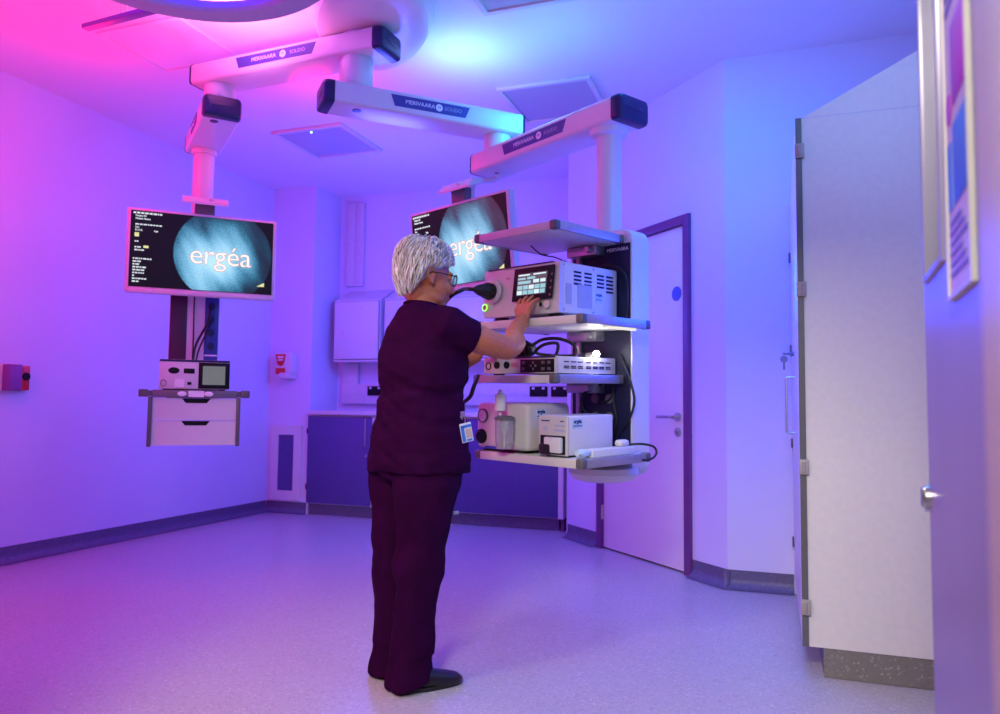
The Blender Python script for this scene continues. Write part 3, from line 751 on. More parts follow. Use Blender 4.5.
# ------------------------------------------------------------------ right pendant with the trolley head
pr = thing('equipment_pendant', 'white jointed ceiling arm carrying four shelves of equipment', 'pendant', T(XA.x, XA.y, ZB), 'white jointed equipment pendants')
joint(pr, XA, ZB + AH, ZA, .085)
arm(pr, XA, J2, ZB, AH, AW, (0,), (.20, .74), .17, .12)
joint(pr, J2, ZC + AH, ZB, .075)
arm(pr, J2, PB, ZC, AH, AW, (1,), (.20, .78), .12, .15)
MB().lathe([(.0585, 1.70), (.0585, ZC - .035), (.085, ZC - .025), (.09, ZC)], (PB.x, PB.y, 0), seg=36).build('column', M_whitem, pr)
hy0, hy1, hx0, hx1 = .102, .45, .47, .60
mb = MB(MH)
def rrect(y0, y1, z0, z1, rt, rb, n=7):
    out = []
    for cy_, cz_, r_, a0 in ((y1 - rt, z1 - rt, rt, 0), (y0 + rt, z1 - rt, rt, 90), (y0 + rb, z0 + rb, rb, 180), (y1 - rb, z0 + rb, rb, 270)):
        for k in range(n):
            a = math.radians(a0 + 90 * k / (n - 1)); out.append((cy_ + r_ * math.cos(a), cz_ + r_ * math.sin(a)))
    return out
pol = rrect(hy0, hy1, -1.06, .035, .05, .05)
mb.loops([[V((x, y, z)) for y, z in pol] for x in (hx0, hx1)])
bmesh.ops.bevel(mb.bm, geom=[e for e in mb.bm.edges if len(e.link_faces) == 2 and max(len(f.verts) for f in e.link_faces) > 8], offset=.010, segments=3, profile=.5, affect='EDGES')
sh2 = mb.build('service_head', M_whitem, pr, smooth=50)
pan = MB(MH).box(hx0 - .004, hx0 + .001, hy0 + .008, hy1 - .014, -.985, -.03, bev=.002).build('dark_panel', M_panel, sh2)
tm = MH @ frame((hx0 - .0045, 0, 0), (0, -1, 0), (0, 0, 1), (-1, 0, 0))
mb = MB(tm); mb.add_mesh(text_mesh('MERIVAARA', .022), T(-.178, -.055, 0)); mb.cyl((-.262, -.055, -.001), (-.262, -.055, .001), .010, seg=20); mb.build('lettering', M_letter, pan)
for k, (yy, zz) in enumerate(((.30, -.72), (.22, -.72), (.30, -.80), (.22, -.80))):
    mb = MB(MH); mb.cyl((hx0 - .004, yy, zz), (hx0 - .012, yy, zz), .021, seg=20).cyl((hx0 - .012, yy, zz), (hx0 - .014, yy, zz), .013, seg=20); mb.build('gas_outlet', M_grey if k % 2 else M_corner, pan)
for yy in (.39,):
    MB(MH).box(hx0 - .022, hx0 - .004, yy - .012, yy + .012, -1.0, -.06, bev=.003).build('equipment_rail', M_alu, sh2)
mb = MB(MH); mb.lathe([(.001, -1.085), (.10, -1.082), (.14, -1.070), (.155, -1.045), (.15, -1.02)], (.44, .235, 0), seg=36, m=Matrix.Identity(4))
mb.build('bottom_cover', M_whitem, sh2)
TH = .033
def shelf(y0, y1, z, name='shelf'):
    o = MB(MH).box(0.012, .455, y0 + .012, y1 - .004, z - TH + .003, z, bev=.003).build(name, M_white, pr)
    MB(MH).box(0, .013, y0 + .03, y1 - .03, z - TH, z + .001, bev=.003).build('front_edge', M_beige, o)
    mb = MB(MH); mb.box(.03, .43, y0, y0 + .013, z - TH, z + .004, bev=.003); mb.build('side_rail', M_alu, o, label='brushed metal side rail')
    mb = MB(MH); mb.box(.03, .43, y1 - .013, y1, z - TH, z + .004, bev=.003); mb.build('side_rail', M_alu, o, label='brushed metal side rail')
    for (cx, cy_) in ((0, y0), (0, y1), (.46, y0), (.46, y1)):
        x0_, x1_ = (cx - .002, cx + .034) if cx == 0 else (cx - .032, cx + .002)
        y0_, y1_ = (cy_ - .002, cy_ + .034) if cy_ == y0 else (cy_ - .034, cy_ + .002)
        MB(MH).box(x0_, x1_, y0_, y1_, z - TH - .001, z + .005, bev=.008, seg=3).build('corner_bumper', M_corner, o)
    MB(MH).box(.40, .47, .25, .42, z - TH - .042, z - TH + .002, bev=.006).cyl((.40, .28, z - TH - .02), (.37, .28, z - TH - .02), .014, seg=14).build('shelf_bracket', M_alu, o)
    return o
shelf(.138, .615, 0); s2 = shelf(0, .60, -.387); shelf(.138, .615, -.62); shelf(0, .60, -.949)
MB(MH).box(.20, .40, .03, .05, -.387 - TH - .008, -.387 - TH + .002, bev=.002).build('under_shelf_glow', emission('warm_strip', (1, .93, .8), .9), s2)  # glowing strip imitates the highlight on the shelf underside

# ---- processor with touch screen (second shelf)
PZ = -.3855
PM = MH @ T(.25, .39, PZ)
t = thing('light_source_processor', 'large white processor with lit touch screen on the second shelf', 'medical device', PM)
px0, px1, py0, py1, pz0, pz1 = .058, .455, .172, .612, -.362, -.152
case = MB(MH).box(px0 + .03, px1, py0, py1, pz0, pz1, bev=.006).build('case', M_white, t)
mb = MB(MH)
mb.loops([[V((x, y, z)) for x, z in [(px0, pz0 + .012), (px0 + .008, pz1 - .012), (px0 + .02, pz1 + .001), (px0 + .034, pz1 + .001), (px0 + .034, pz0 - .001), (px0 + .006, pz0 - .001)]] for y in (py0 - .002, py1 + .002)])
front = mb.build('front_panel', M_beige, t)
MB(MH).box(px0 + .012, px0 + .033, py0 + .04, py1 - .01, pz1 + .0005, pz1 + .004, bev=.001).build('blue_stripe', M_navy, front)
tilt = frame((px0 + .003, 0, 0), (0, -1, 0), (.04, 0, 1), (-1, 0, .04))
bz = MB(MH @ tilt).prism([(-.425, -.305), (-.198, -.305), (-.186, -.166), (-.412, -.166)], -.002, .004, bev=.0015).build('touch_bezel', M_dark, t)
scr = MB(MH @ tilt).prism([(-.398, -.282), (-.232, -.282), (-.222, -.19), (-.388, -.19)], .004, .0052).build('touch_screen', M_touchdark, t)
mb = MB(MH @ tilt); mc_ = MB(MH @ tilt)
for r in range(2):
    for c in range(5):
        x = -.393 + c * .0325 + r * .003; z = -.279 + r * .021
        (mb if (c + r) % 3 else mc_).box(x, x + .028, z, z + .017, .0052, .0062)
mb.box(-.388, -.315, -.234, -.222, .0052, .0062).box(-.388, -.345, -.216, -.208, .0052, .0062).box(-.335, -.29, -.216, -.206, .0052, .0062)
mc_.box(-.300, -.268, -.233, -.219, .0052, .0062).box(-.26, -.232, -.233, -.219, .0052, .0062).box(-.386, -.32, -.2, -.194, .0052, .0062).box(-.30, -.23, -.2, -.194, .0052, .0062)
mb.build('menu_print', M_touchblue, scr); mc_.build('tile_print', M_touchpale, scr)
mb = MB(MH @ tilt)
for k in range(4): mb.cyl((-.207 + k * .003, -.29 + k * .028, .004), (-.207 + k * .003, -.29 + k * .028, .006), .005, seg=12)
mb.build('soft_keys', M_corner, bz)
mb = MB(MH @ tilt); mb.lathe([(.055, -.004), (.055, .004), (.048, .010), (.036, .010), (.034, .004)], (-.548, -.25, 0), seg=32); mb.build('port_collar', M_beige, front)
mb = MB(MH @ tilt); mb.loops([[V((-.592 + rr * math.cos(2 * PI * k / 28), -.318 + rr * math.sin(2 * PI * k / 28), zz)) for rr, zz in ((.0165, .001), (.0165, .005), (.012, .005), (.012, .001))] for k in range(28)], closed=True)
mb.build('power_ring', M_green, front)
MB(MH @ tilt).cyl((-.592, -.318, 0), (-.592, -.318, .004), .011, seg=20).build('power_button', M_grey, front)
MB(MH @ tilt).box(-.265, -.252, -.335, -.318, 0, .004, bev=.001).build('usb_port', M_dark, front)
MB(MH @ tilt).cyl((-.225, -.328, 0), (-.225, -.328, .003), .016, seg=20).build('round_port_cover', M_beige, front)
mb = MB(MH @ tilt)
for xx in (-.458, -.446): mb.box(xx - .003, xx + .003, -.205, -.197, .001, .003)
mb.build('indicator_and_glint', mat('amber_print', (.5, .12, .03), .4), front)
# side of the case: slots, grilles, sticker
sf = MH @ frame((0, py0 - .0012, 0), (1, 0, 0), (0, 0, 1), (0, -1, 0))
mb = MB(sf)
for x0_, n in ((.155, 4), (.225, 4), (.310, 4), (.375, 5)):
    for k in range(n): mb.box(x0_, x0_ + .048, -.188 - k * .0165 - .004, -.188 - k * .0165 + .004, -.001, .0008)
mb.build('vent_slots', M_dark, case)
mb = MB(sf)
mb.box(.105, .14, -.325, -.24, -.001, .001); mb.box(.18, .275, -.335, -.238, -.001, .001)
mb.build('filter_grille', mat('grille_grey', (.42, .42, .45), .6), case)
st = MB(sf).box(.30, .345, -.305, -.262, -.001, .0012).build('sticker', M_sticker, case)
mb = MB(sf); mb.add_mesh(text_mesh('erg\u00e9a', .018, offset=.0006), T(.3225, -.272, .0016)); mb.box(.303, .34, -.295, -.291, .0012, .0018).build('lettering', M_ink, st)
mb = MB(sf)
for a in ((.04 + .05, -.165), (.45, -.165), (.09, -.35), (.45, -.35), (.285, -.165), (.285, -.35)): mb.cyl((a[0], a[1], -.001), (a[0], a[1], .0015), .0035, seg=10)
mb.build('screws', M_grey, case)
for yy in (py0 + .06, py1 - .06):
    for xx in (.10, .38): MB(MH).box(xx, xx + .03, yy - .03, yy + .03, PZ + .0005, pz0 + .002, bev=.003).build('foot', M_rubber, t)
# scope connector and its cable
pc = MH @ V((px0 - .006, .548, -.25)); dx = (-HX).normalized()
SC = thing('scope_connector', 'black endoscope plug with long black cable, pushed into the processor port', 'connector', frame(pc, dx, HY, dx.cross(HY)))
scm = frame(pc, HY, HX.cross(HY) * -1, dx) if False else frame(pc, HY, dx.cross(HY), dx)
mb = MB(scm); mb.lathe([(.030, .0), (.034, .006), (.034, .05), (.030, .056), (.026, .075), (.022, .09), (.014, .105), (.010, .115)], (0, 0, 0), seg=24)
mb.build('plug_body', M_rubber, SC)
mb = MB(scm)
for k in range(8):
    a = 2 * PI * k / 8; mb.ball((.034 * math.cos(a), .034 * math.sin(a), .028), .004, .004, .016, seg=8)
mb.build('grip_ribs', M_dark, SC)
mb = MB(); pe = scm @ V((0, 0, .11))
path = catmull([pe, pe + dx * .05 - Z * .002, at(462, 290, 3.06), at(450, 297, 3.04), at(441, 312, 3.06), at(437, 340, 3.10), at(440, 375, 3.14), at(456, 402, 3.13), at(469, 398, 3.08), at(474, 386, 3.08), at(478, 376, 3.20)], 8)
mb.tube(path, .0085, seg=10)
mb.build('cord', M_rubber, SC, smooth=60)

# ---- flat unit (third shelf)
QZ = -.6185
t = thing('image_processor', 'flat white image processor with black button panel on the third shelf', 'medical device', MH @ T(.25, .39, QZ))
qx0, qx1, qy0, qy1, qz0, qz1 = .05, .452, .178, .60, -.611, -.541
case = MB(MH).box(qx0 + .02, qx1, qy0, qy1, qz0, qz1, bev=.004).build('case', M_white, t)
front = MB(MH).box(qx0, qx0 + .022, qy0 - .002, qy1 + .002, qz0 - .001, qz1 + .001, bev=.005).build('front_panel', M_beige, t)
ff = MH @ frame((qx0 - .0005, 0, 0), (0, -1, 0), (0, 0, 1), (-1, 0, 0))
MB(ff).box(-.50, -.18, -.548, -.5405, 0, .001).build('blue_stripe', M_navy, front)
bp = MB(ff).box(-.375, -.185, -.607, -.553, 0, .002, bev=.001).build('button_panel', M_dark, front)
mb = MB(ff)
for x, z in ((-.355, -.567), (-.355, -.593), (-.245, -.567), (-.245, -.593), (-.212, -.567), (-.212, -.593)): mb.box(x - .009, x + .009, z - .006, z + .006, .002, .004, bev=.001)
mb.build('buttons', M_corner, bp)
mb = MB(ff)
for k in range(4): mb.ball((-.30 + .013 * math.cos(PI / 2 * k), -.58 + .013 * math.sin(PI / 2 * k), .003), .006, .006, .003, seg=10)
mb.build('direction_pad', M_grey, bp)
for x in (-.515, -.455): MB(ff).cyl((x, -.575, 0), (x, -.575, .006), .0155, seg=22).build('round_socket', M_dark, front)
mb = MB(ff); mb.loops([[V((-.57 + rr * math.cos(2 * PI * k / 24), -.578 + rr * math.sin(2 * PI * k / 24), zz)) for rr, zz in ((.017, .0), (.017, .003), (.013, .003), (.013, .0))] for k in range(24)], closed=True); mb.build('power_ring', M_dark, front)
MB(ff).box(-.43, -.395, -.585, -.565, 0, .001).build('red_print', mat('pink_print', (.55, .25, .28), .5), front)
sf = MH @ frame((0, qy0 - .0012, 0), (1, 0, 0), (0, 0, 1), (0, -1, 0))
mb = MB(sf)
for x in (.10, .145, .19, .245, .29, .335, .38):
    for z in (-.563, -.582, -.589): mb.box(x, x + .032, z - .0022, z + .0022, -.001, .0008)
mb.build('vent_slots', M_dark, case)
for yy in (.23, .55):
    for xx in (.08, .38): MB(MH).box(xx, xx + .03, yy - .02, yy + .02, QZ + .0003, qz0 + .002).build('foot', M_rubber, t)
# black cord bundle lying on it
t = thing('cord_bundle', 'black corrugated plug and coiled cord on top of the flat processor', 'cord', MH @ T(.12, .42, qz1))
mb = MB(MH)
for k in range(7): mb.cyl((.10 + .004 * k, .455 - .012 * k, qz1 + .034), (.10 + .004 * k, .447 - .012 * k, qz1 + .034), .032 if k % 2 else .026, seg=20)
for k in range(18):
    a = 2 * PI * k / 18; mb.ball((.11 + .0, .41 + .03 * math.cos(a), qz1 + .036 + .03 * math.sin(a)), .010, seg=8)
mb.build('corrugated_plug', M_rubber, t)
mb = MB(MH)
mb.tube(catmull([(.115, .37, qz1 + .05), (.13, .32, qz1 + .075), (.15, .24, qz1 + .075), (.20, .20, qz1 + .045), (.24, .24, qz1 + .009), (.20, .33, qz1 + .009), (.13, .36, qz1 + .02), (.11, .30, qz1 + .05), (.13, .24, qz1 + .055), (.17, .28, qz1 + .012), (.22, .35, qz1 + .008), (.30, .34, qz1 + .008)], 8), .0072, seg=10)
mb.build('coiled_cord', M_rubber, t, smooth=60)
# light guide end, shining
lp = MH @ V((.30, .170, -.519))
t = thing('light_guide', 'shining light guide tip lying on the edge of the flat processor', 'light', frame(lp, HX, HY, HZ))
LGm = frame(lp, HX, HY, HZ)
MB(LGm).cyl((.0, .0, -.006), (0, .05, -.012), .009, seg=16).build('metal_tip', M_steel, t)
MB(LGm).ball((0, -.004, -.006), .014, seg=16).build('lit_lens', M_led, t)
MB(LGm).tube(catmull([(0, .05, -.012), (.02, .10, -.010), (.06, .14, -.010), (.11, .12, .0), (.15, .06, -.05), (.16, .02, -.12), (.155, .04, -.20), (.155, .10, -.22)], 8), .005, seg=8).build('cord', M_rubber, t, smooth=60)

# ---- suction pump (bottom shelf)
BZ = -.948
t = thing('suction_pump', 'white suction pump with round gauge and clear jar on the bottom shelf', 'medical device', MH @ T(.17, .48, BZ))
mb = MB(MH); mb.box(.025, .30, .308, .622, BZ + .012, -.738, bev=.022, seg=4); body = mb.build('body', M_beige, t)
MB(MH).box(.05, .28, .36, .60, BZ + .0005, BZ + .02, bev=.004).build('base', M_rubber, t)
ff = MH @ frame((.025, 0, 0), (0, -1, 0), (0, 0, 1), (-1, 0, 0))
g = MB(ff).lathe([(.031, -.002), (.031, .006), (.027, .009), (.025, .005), (.001, .005)], (-.575, -.795, 0), seg=32).build('gauge_bezel', M_corner, body)
MB(ff).cyl((-.575, -.795, .005), (-.575, -.795, .006), .0255, seg=28).build('gauge_dial', mat('dial_pale', (.55, .52, .58), .4), g)
MB(ff).box(-.590, -.574, -.796, -.794, .006, .0072, m=None).build('needle', M_red, g)
MB(ff).lathe([(.033, -.002), (.031, .008), (.021, .014), (.019, .018), (.001, .018)], (-.585, -.885, 0), seg=28).build('dial_knob', M_dark, body)
MB(ff).box(-.56, -.44, -.937, -.925, -.001, .0012).build('blue_label', M_labelblue, body)
J = (-.028, .392)
jar = MB(MH).lathe([(.034, -.925), (.038, -.90), (.040, -.815), (.038, -.805), (.036, -.815), (.035, -.90), (.030, -.92)], (J[0], J[1], 0), seg=28).build('jar', M_gfoil, t)
MB(MH).lathe([(.043, -.806), (.043, -.795), (.030, -.788), (.001, -.788)], (J[0], J[1], 0), seg=28).build('jar_lid', M_corner, jar)
MB(MH).lathe([(.004, -.92), (.004, -.87), (.016, -.84), (.016, -.81)], (J[0], J[1], 0), seg=14).build('float_tube', M_letter, jar)
MB(MH).lathe([(.006, -.788), (.006, -.772), (.024, -.768), (.024, -.70), (.010, -.695), (.008, -.68), (.001, -.68)], (J[0] + .005, J[1] + .03, 0), seg=24).build('filter_capsule', M_white, t)
MB(MH).box(-.02, .03, .382, .402, -.83, -.815, bev=.002).box(-.02, .03, .382, .402, -.905, -.895, bev=.002).build('jar_holder', M_beige, t)
sf = MH @ frame((0, .3068, 0), (1, 0, 0), (0, 0, 1), (0, -1, 0))
st = MB(sf).box(.075, .135, -.80, -.762, -.0005, .001).build('sticker', M_sticker, body)
mb = MB(sf); mb.add_mesh(text_mesh('erg\u00e9a', .022, offset=.0008), T(.105, -.772, .0014)); mb.box(.08, .13, -.793, -.789, .001, .0016).build('lettering', M_ink, st)
# ---- flushing pump
t = thing('flushing_pump', 'small white flushing pump with black roller head, nearest the shelf corner', 'medical device', MH @ T(.17, .17, BZ))
mb = MB(MH); mb.box(.04, .33, .10, .25, BZ + .008, -.782, bev=.008, seg=3); body = mb.build('body', M_white, t)
fp = MB(MH).box(.028, .043, .098, .252, BZ + .006, -.784, bev=.006, seg=3).build('front_panel', M_beige, t)
ff = MH @ frame((.028, 0, 0), (0, -1, 0), (0, 0, 1), (-1, 0, 0))
rec = MB(ff).box(-.240, -.108, -.936, -.862, -.001, .001, bev=.0004).build('pump_recess', M_dark, fp)
MB(ff).box(-.205, -.118, -.93, -.868, .0, .022, bev=.006).build('roller_cover', M_white, fp)
mb = MB(ff); mb.cyl((-.208, -.913, .0), (-.208, -.913, .016), .026, seg=24).box(-.232, -.168, -.939, -.893, .0, .027, bev=.012); mb.build('roller_head', M_rubber, fp)
mb = MB(ff); mb.box(-.165, -.108, -.825, -.818, 0, .001).box(-.165, -.112, -.845, -.835, 0, .001).box(-.225, -.205, -.845, -.825, 0, .001); mb.build('key_pad', M_lettergrey, fp)
mb = MB(ff); mb.box(-.235, -.19, -.806, -.801, 0, .001).box(-.135, -.115, -.806, -.802, 0, .001); mb.build('print', M_ink, fp)
sf = MH @ frame((0, .0988, 0), (1, 0, 0), (0, 0, 1), (0, -1, 0))
st = MB(sf).box(.060, .125, -.832, -.795, -.0005, .001).build('sticker', M_sticker, body)
mb = MB(sf); mb.add_mesh(text_mesh('erg\u00e9a', .022, offset=.0008), T(.0925, -.805, .0014)); mb.box(.065, .12, -.825, -.821, .001, .0016).build('lettering', M_ink, st)
MB(MH).box(.06, .31, .115, .235, BZ + .0004, BZ + .010).build('base', M_rubber, t)
# ---- white elongated handpiece tray and crumpled packet
t = thing('instrument_tray', 'long low white tray on the bottom shelf beside the flushing pump', 'tray', MH @ T(.23, .06, BZ))
mb = MB(MH); mb.box(.10, .385, .028, .082, BZ + .0006, BZ + .034, bev=.006, seg=3).build('tray_body', M_white, t)
MB(MH).box(.30, .36, .035, .075, BZ + .033, BZ + .062, bev=.012, seg=3).build('raised_end', M_white, t)
mb = MB(MH); rr = random.Random(4); rings = []
for i in range(9):
    rings.append([V((.022 + i * .009 + rr.uniform(-.002, .002), .045 + .022 * math.cos(2 * PI * k / 12) * (1 - .5 * abs(i - 4) / 5) + rr.uniform(-.002, .002), BZ + .022 + (.017 * math.sin(2 * PI * k / 12)) * (1 - .4 * abs(i - 4) / 5) + rr.uniform(-.002, .002))) for k in range(12)])
mb.loops(rings); mb.build('packet', M_sticker, None, label='small crumpled pale packet in front of the long white tray', cat='packet', smooth=0)
# ---- cables at the back of the trolley
loose_cable([(.45, .22, -.64), (.42, .26, -.665), (.38, .30, -.70), (.37, .30, -.76), (.40, .27, -.80), (.45, .25, -.83)], .0055, 'black cable looping in front of the dark panel below the third shelf', MH)
loose_cable([(.462, .16, -.52), (.452, .125, -.58), (.448, .09, -.66), (.447, .075, -.73), (.449, .10, -.80), (.455, .15, -.86), (.456, .19, -.92)], .0055, 'long black cable bowing out along the edge of the dark panel', MH)
loose_cable([(.46, .20, -.66), (.455, .19, -.74), (.455, .175, -.82), (.458, .20, -.91)], .005, 'short black cable in front of the gas outlets', MH)
loose_cable([(.456, .30, -.16), (.44, .24, -.125), (.44, .18, -.13), (.455, .13, -.17), (.458, .118, -.26), (.457, .122, -.36)], .006, 'black cable arching behind the large white processor', MH)
loose_cable([(.39, .10, BZ + .03), (.43, .04, BZ + .04), (.47, -.004, BZ + .03), (.475, -.018, BZ + .004), (.44, -.02, BZ - .018), (.38, -.014, BZ - .022)], .005, 'black cable drooping over the corner of the bottom shelf', MH)
loose_cable([(.20, .46, -.036), (.24, .43, -.075), (.30, .40, -.085), (.36, .37, -.11), (.42, .36, -.14)], .003, 'thin black cable under the top shelf', MH)

# ------------------------------------------------------------------ the person at the processor
ang = math.radians(30)
PF = V((math.sin(ang), math.cos(ang), 0)); PR = V((math.cos(ang), -math.sin(ang), 0)); PG = V((-1.275, 2.49, 0))
MP = frame(PG, PR, PF, Z)                    # local: x to her right, y forward, z up
person = thing('person', 'grey-haired person in plum scrubs and glasses reaching to the touch screen', 'person', MP)
def wl_(p): return MP.inverted() @ V(p)
def ell(c, a, b, n=28, p=2.3, rot=0.0, lean=(0, 0)):
    """horizontal super-ellipse ring, x half-width a, y half-depth b"""
    out = []
    for k in range(n):
        t_ = 2 * PI * k / n; cs, sn = math.cos(t_), math.sin(t_)
        x = a * math.copysign(abs(cs) ** (2 / p), cs); y = b * math.copysign(abs(sn) ** (2 / p), sn)
        if rot: x, y = x * math.cos(rot) - y * math.sin(rot), x * math.sin(rot) + y * math.cos(rot)
        out.append(V((c[0] + x, c[1] + y, c[2] + lean[0] * x + lean[1] * y)))
    return out
def limb(mb, pts, rads, n=6, seg=16, flat=1.0):
    P = catmull(pts, n); R = []
    for i in range(len(P)):
        t_ = i / n; k = min(int(t_), len(rads) - 2); f_ = t_ - k; R.append(rads[k] * (1 - f_) + rads[k + 1] * f_)
    mb.tube(P, R, seg=seg, flat=flat)
    mb.ball(P[0], R[0] * .98, seg=14); mb.ball(P[-1], R[-1] * .98, seg=14)

# arm skeleton
SHR = V((.162, .085, 1.255)); ELR = V((.178, .345, 1.195)); WRR = wl_(at(522, 320, 3.13))
tips_px = ((521.5, 299), (528, 296.5), (534, 296), (540, 298.5))
HI = MH.inverted()
def on_screen(px, py, xl=.052):
    o = V((0, 0, H)); r = fwd + rgt * ((px - 500) / F) + upv * ((357 - py) / F)
    n = HX; p0 = MH @ V((xl, 0, 0))
    return wl_(o + r * ((p0 - o).dot(n) / r.dot(n)))
TIPS = [on_screen(*q) for q in tips_px]
SHL = V((-.160, .10, 1.252)); ELL = V((-.20, .27, 1.10)); WRL = wl_(MH @ V((-.03, .56, -.535)))

mb = MB()
# head, turned a little further right
HM = T(0.006, .088, 1.455) @ RZ(-14) @ RX(-6) @ Matrix.Scale(1.07, 4)
HR = HM.to_3x3().to_4x4()
def hb(c, rx, ry, rz, rot=None): mb.ball(HM @ V(c), rx, ry, rz, seg=24, rot=HR @ (rot or Matrix.Identity(4)))
hb((0, -.012, .030), .073, .092, .088)          # skull
hb((0, .035, -.030), .058, .056, .078)          # face
hb((0, .050, -.082), .036, .036, .030)          # chin / jaw
hb((.030, .022, -.070), .026, .045, .026); hb((-.030, .022, -.070), .026, .045, .026)
hb((.033, .068, -.030), .022, .020, .024); hb((-.033, .068, -.030), .022, .020, .024)   # cheeks
hb((0, .080, .022), .046, .014, .012)           # brow
mb.tube([HM @ V(p) for p in ((0, .086, .012), (0, .098, -.012), (0, .106, -.030), (0, .094, -.040))], [.008, .010, .0125, .008], seg=10)
hb((.010, .093, -.036), .008, .009, .007); hb((-.010, .093, -.036), .008, .009, .007)
hb((0, .086, -.058), .021, .010, .0055); hb((0, .084, -.068), .018, .011, .006)            # lips
hb((.031, .078, .004), .014, .009, .007); hb((-.031, .078, .004), .014, .009, .007)        # lids
for s in (1, -1):                               # ears
    mb.tube([HM @ V((s * (.071 + a), -.004 + b, c)) for a, b, c in ((.002, .010, -.030), (.006, -.004, -.026), (.011, -.018, -.004), (.012, -.020, .014), (.008, -.008, .024), (.004, .006, .016), (.003, .010, .0))], [.006, .007, .0065, .006, .006, .005, .004], seg=8)
    hb((s * .072, -.002, -.006), .006, .012, .022)
# neck and trunk under the clothes
limb(mb, [(0, .070, 1.26), (0, .078, 1.33), (0.004, .088, 1.40), (0.008, .098, 1.45)], [.082, .062, .056, .056], seg=20)
mb.ball((0, .045, 1.405), .05, .045, .05, seg=16)
mb.loops([ell((0, .07, .80), .15, .11), ell((0, .075, 1.0), .135, .10), ell((0, .08, 1.15), .145, .10), ell((0, .075, 1.24), .145, .085), ell((0, .075, 1.29), .09, .06)])
for s in (1, -1):
    mb.ball((s * .146, .08, 1.248), .052, .052, .055)
    limb(mb, [(s * .085, .06, .82), (s * .085, .05, .50), (s * .075, .02, .09)], [.085, .06, .034])
    limb(mb, [(s * .085, -.01, .045), (s * .09, .06, .030), (s * .10, .12, .025)], [.028, .022, .018])
# right arm
limb(mb, [SHR, SHR * .5 + ELR * .5 + V((.012, 0, -.006)), ELR], [.056, .052, .043], seg=18)
mid = ELR * .52 + WRR * .48
limb(mb, [ELR, ELR * .75 + WRR * .25 + V((.006, .008, -.006)), mid, WRR], [.043, .047, .038, .027], seg=18)
# left arm
limb(mb, [SHL, SHL * .5 + ELL * .5, ELL], [.056, .050, .043], seg=16)
limb(mb, [ELL, ELL * .72 + WRL * .28, WRL], [.043, .045, .027], seg=16)
def hand(mb, wr, tips, toward, away, thumb_side, thumb_tip):
    """palm from the wrist, fingers reaching given tips, bent away from the surface"""
    mt = sum(tips, V()) / 4
    ax = (mt - wr).normalized(); side = (tips[3] - tips[0]); side = (side - ax * side.dot(ax)).normalized()
    kn = [wr + ax * (.080 - abs(i - 1.2) * .004) + side * ((i - 1.5) * .0195) + away * .016 for i in range(4)]
    # palm slab
    for i in range(4):
        limb(mb, [wr + side * ((i - 1.5) * .010), wr + ax * .04 + side * ((i - 1.5) * .017) + away * .010, kn[i]], [.0145, .0135, .0105], seg=10)
    for i in range(4):
        L_ = (tips[i] - kn[i]).length; bow = max(.008, .5 * math.sqrt(max(1e-6, (.072 - abs(i - 1.2) * .006) ** 2 - L_ ** 2)))
        bow = min(bow, .022)
        m1 = kn[i] * .55 + tips[i] * .45 + away * bow; m2 = kn[i] * .22 + tips[i] * .78 + away * bow * .75
        limb(mb, [kn[i], m1, m2, tips[i]], [.0100, .0090, .0080, .0068], seg=10)
    b = wr + ax * .022 + side * (thumb_side * .022)
    limb(mb, [b, b + ax * .022 + side * (thumb_side * .020) + toward * .004, (b + ax * .035 + side * thumb_side * .030) * .5 + thumb_tip * .5, thumb_tip], [.0145, .0125, .0105, .0085], seg=10)
tow = (MP.to_3x3().inverted() @ HX).normalized()
hand(mb, WRR, TIPS, tow, -tow, -1, on_screen(517.5, 308, .045))
lt = [wl_(MH @ V(p)) for p in ((.025, .505, -.534), (.045, .520, -.532), (.052, .542, -.532), (.045, .566, -.533))]
dn = MP.to_3x3().inverted() @ (-HZ)
hand(mb, WRL + V((0, 0, .022)), lt, dn, -dn, -1, wl_(MH @ V((.0, .49, -.534))))
mb.M = MP
me = fuse(mb, .0042, 5, .5)
body = link_mesh('body', me, MP, M_skin, person, smooth=180)
# eyes and brows
for s in (1, -1):
    e = MB(MP); e.ball(HM @ V((s * .031, .0835, .002)), .0095, seg=14); e = e.build('eye', M_eye, person)
    MB(MP).ball(HM @ V((s * .0315, .0905, .001)), .0045, .0035, .0045, seg=12).build('iris', M_dark, e)
mb = MB(MP)
mb.tube([HM @ V(p) for p in ((-.018, .062, -.0615), (-.008, .0935, -.0625), (0, .0955, -.062), (.008, .0935, -.0625), (.018, .062, -.0615))], .0025, seg=6)
mb.build('lip_line', mat('lip', (.40, .12, .10), .5), person)

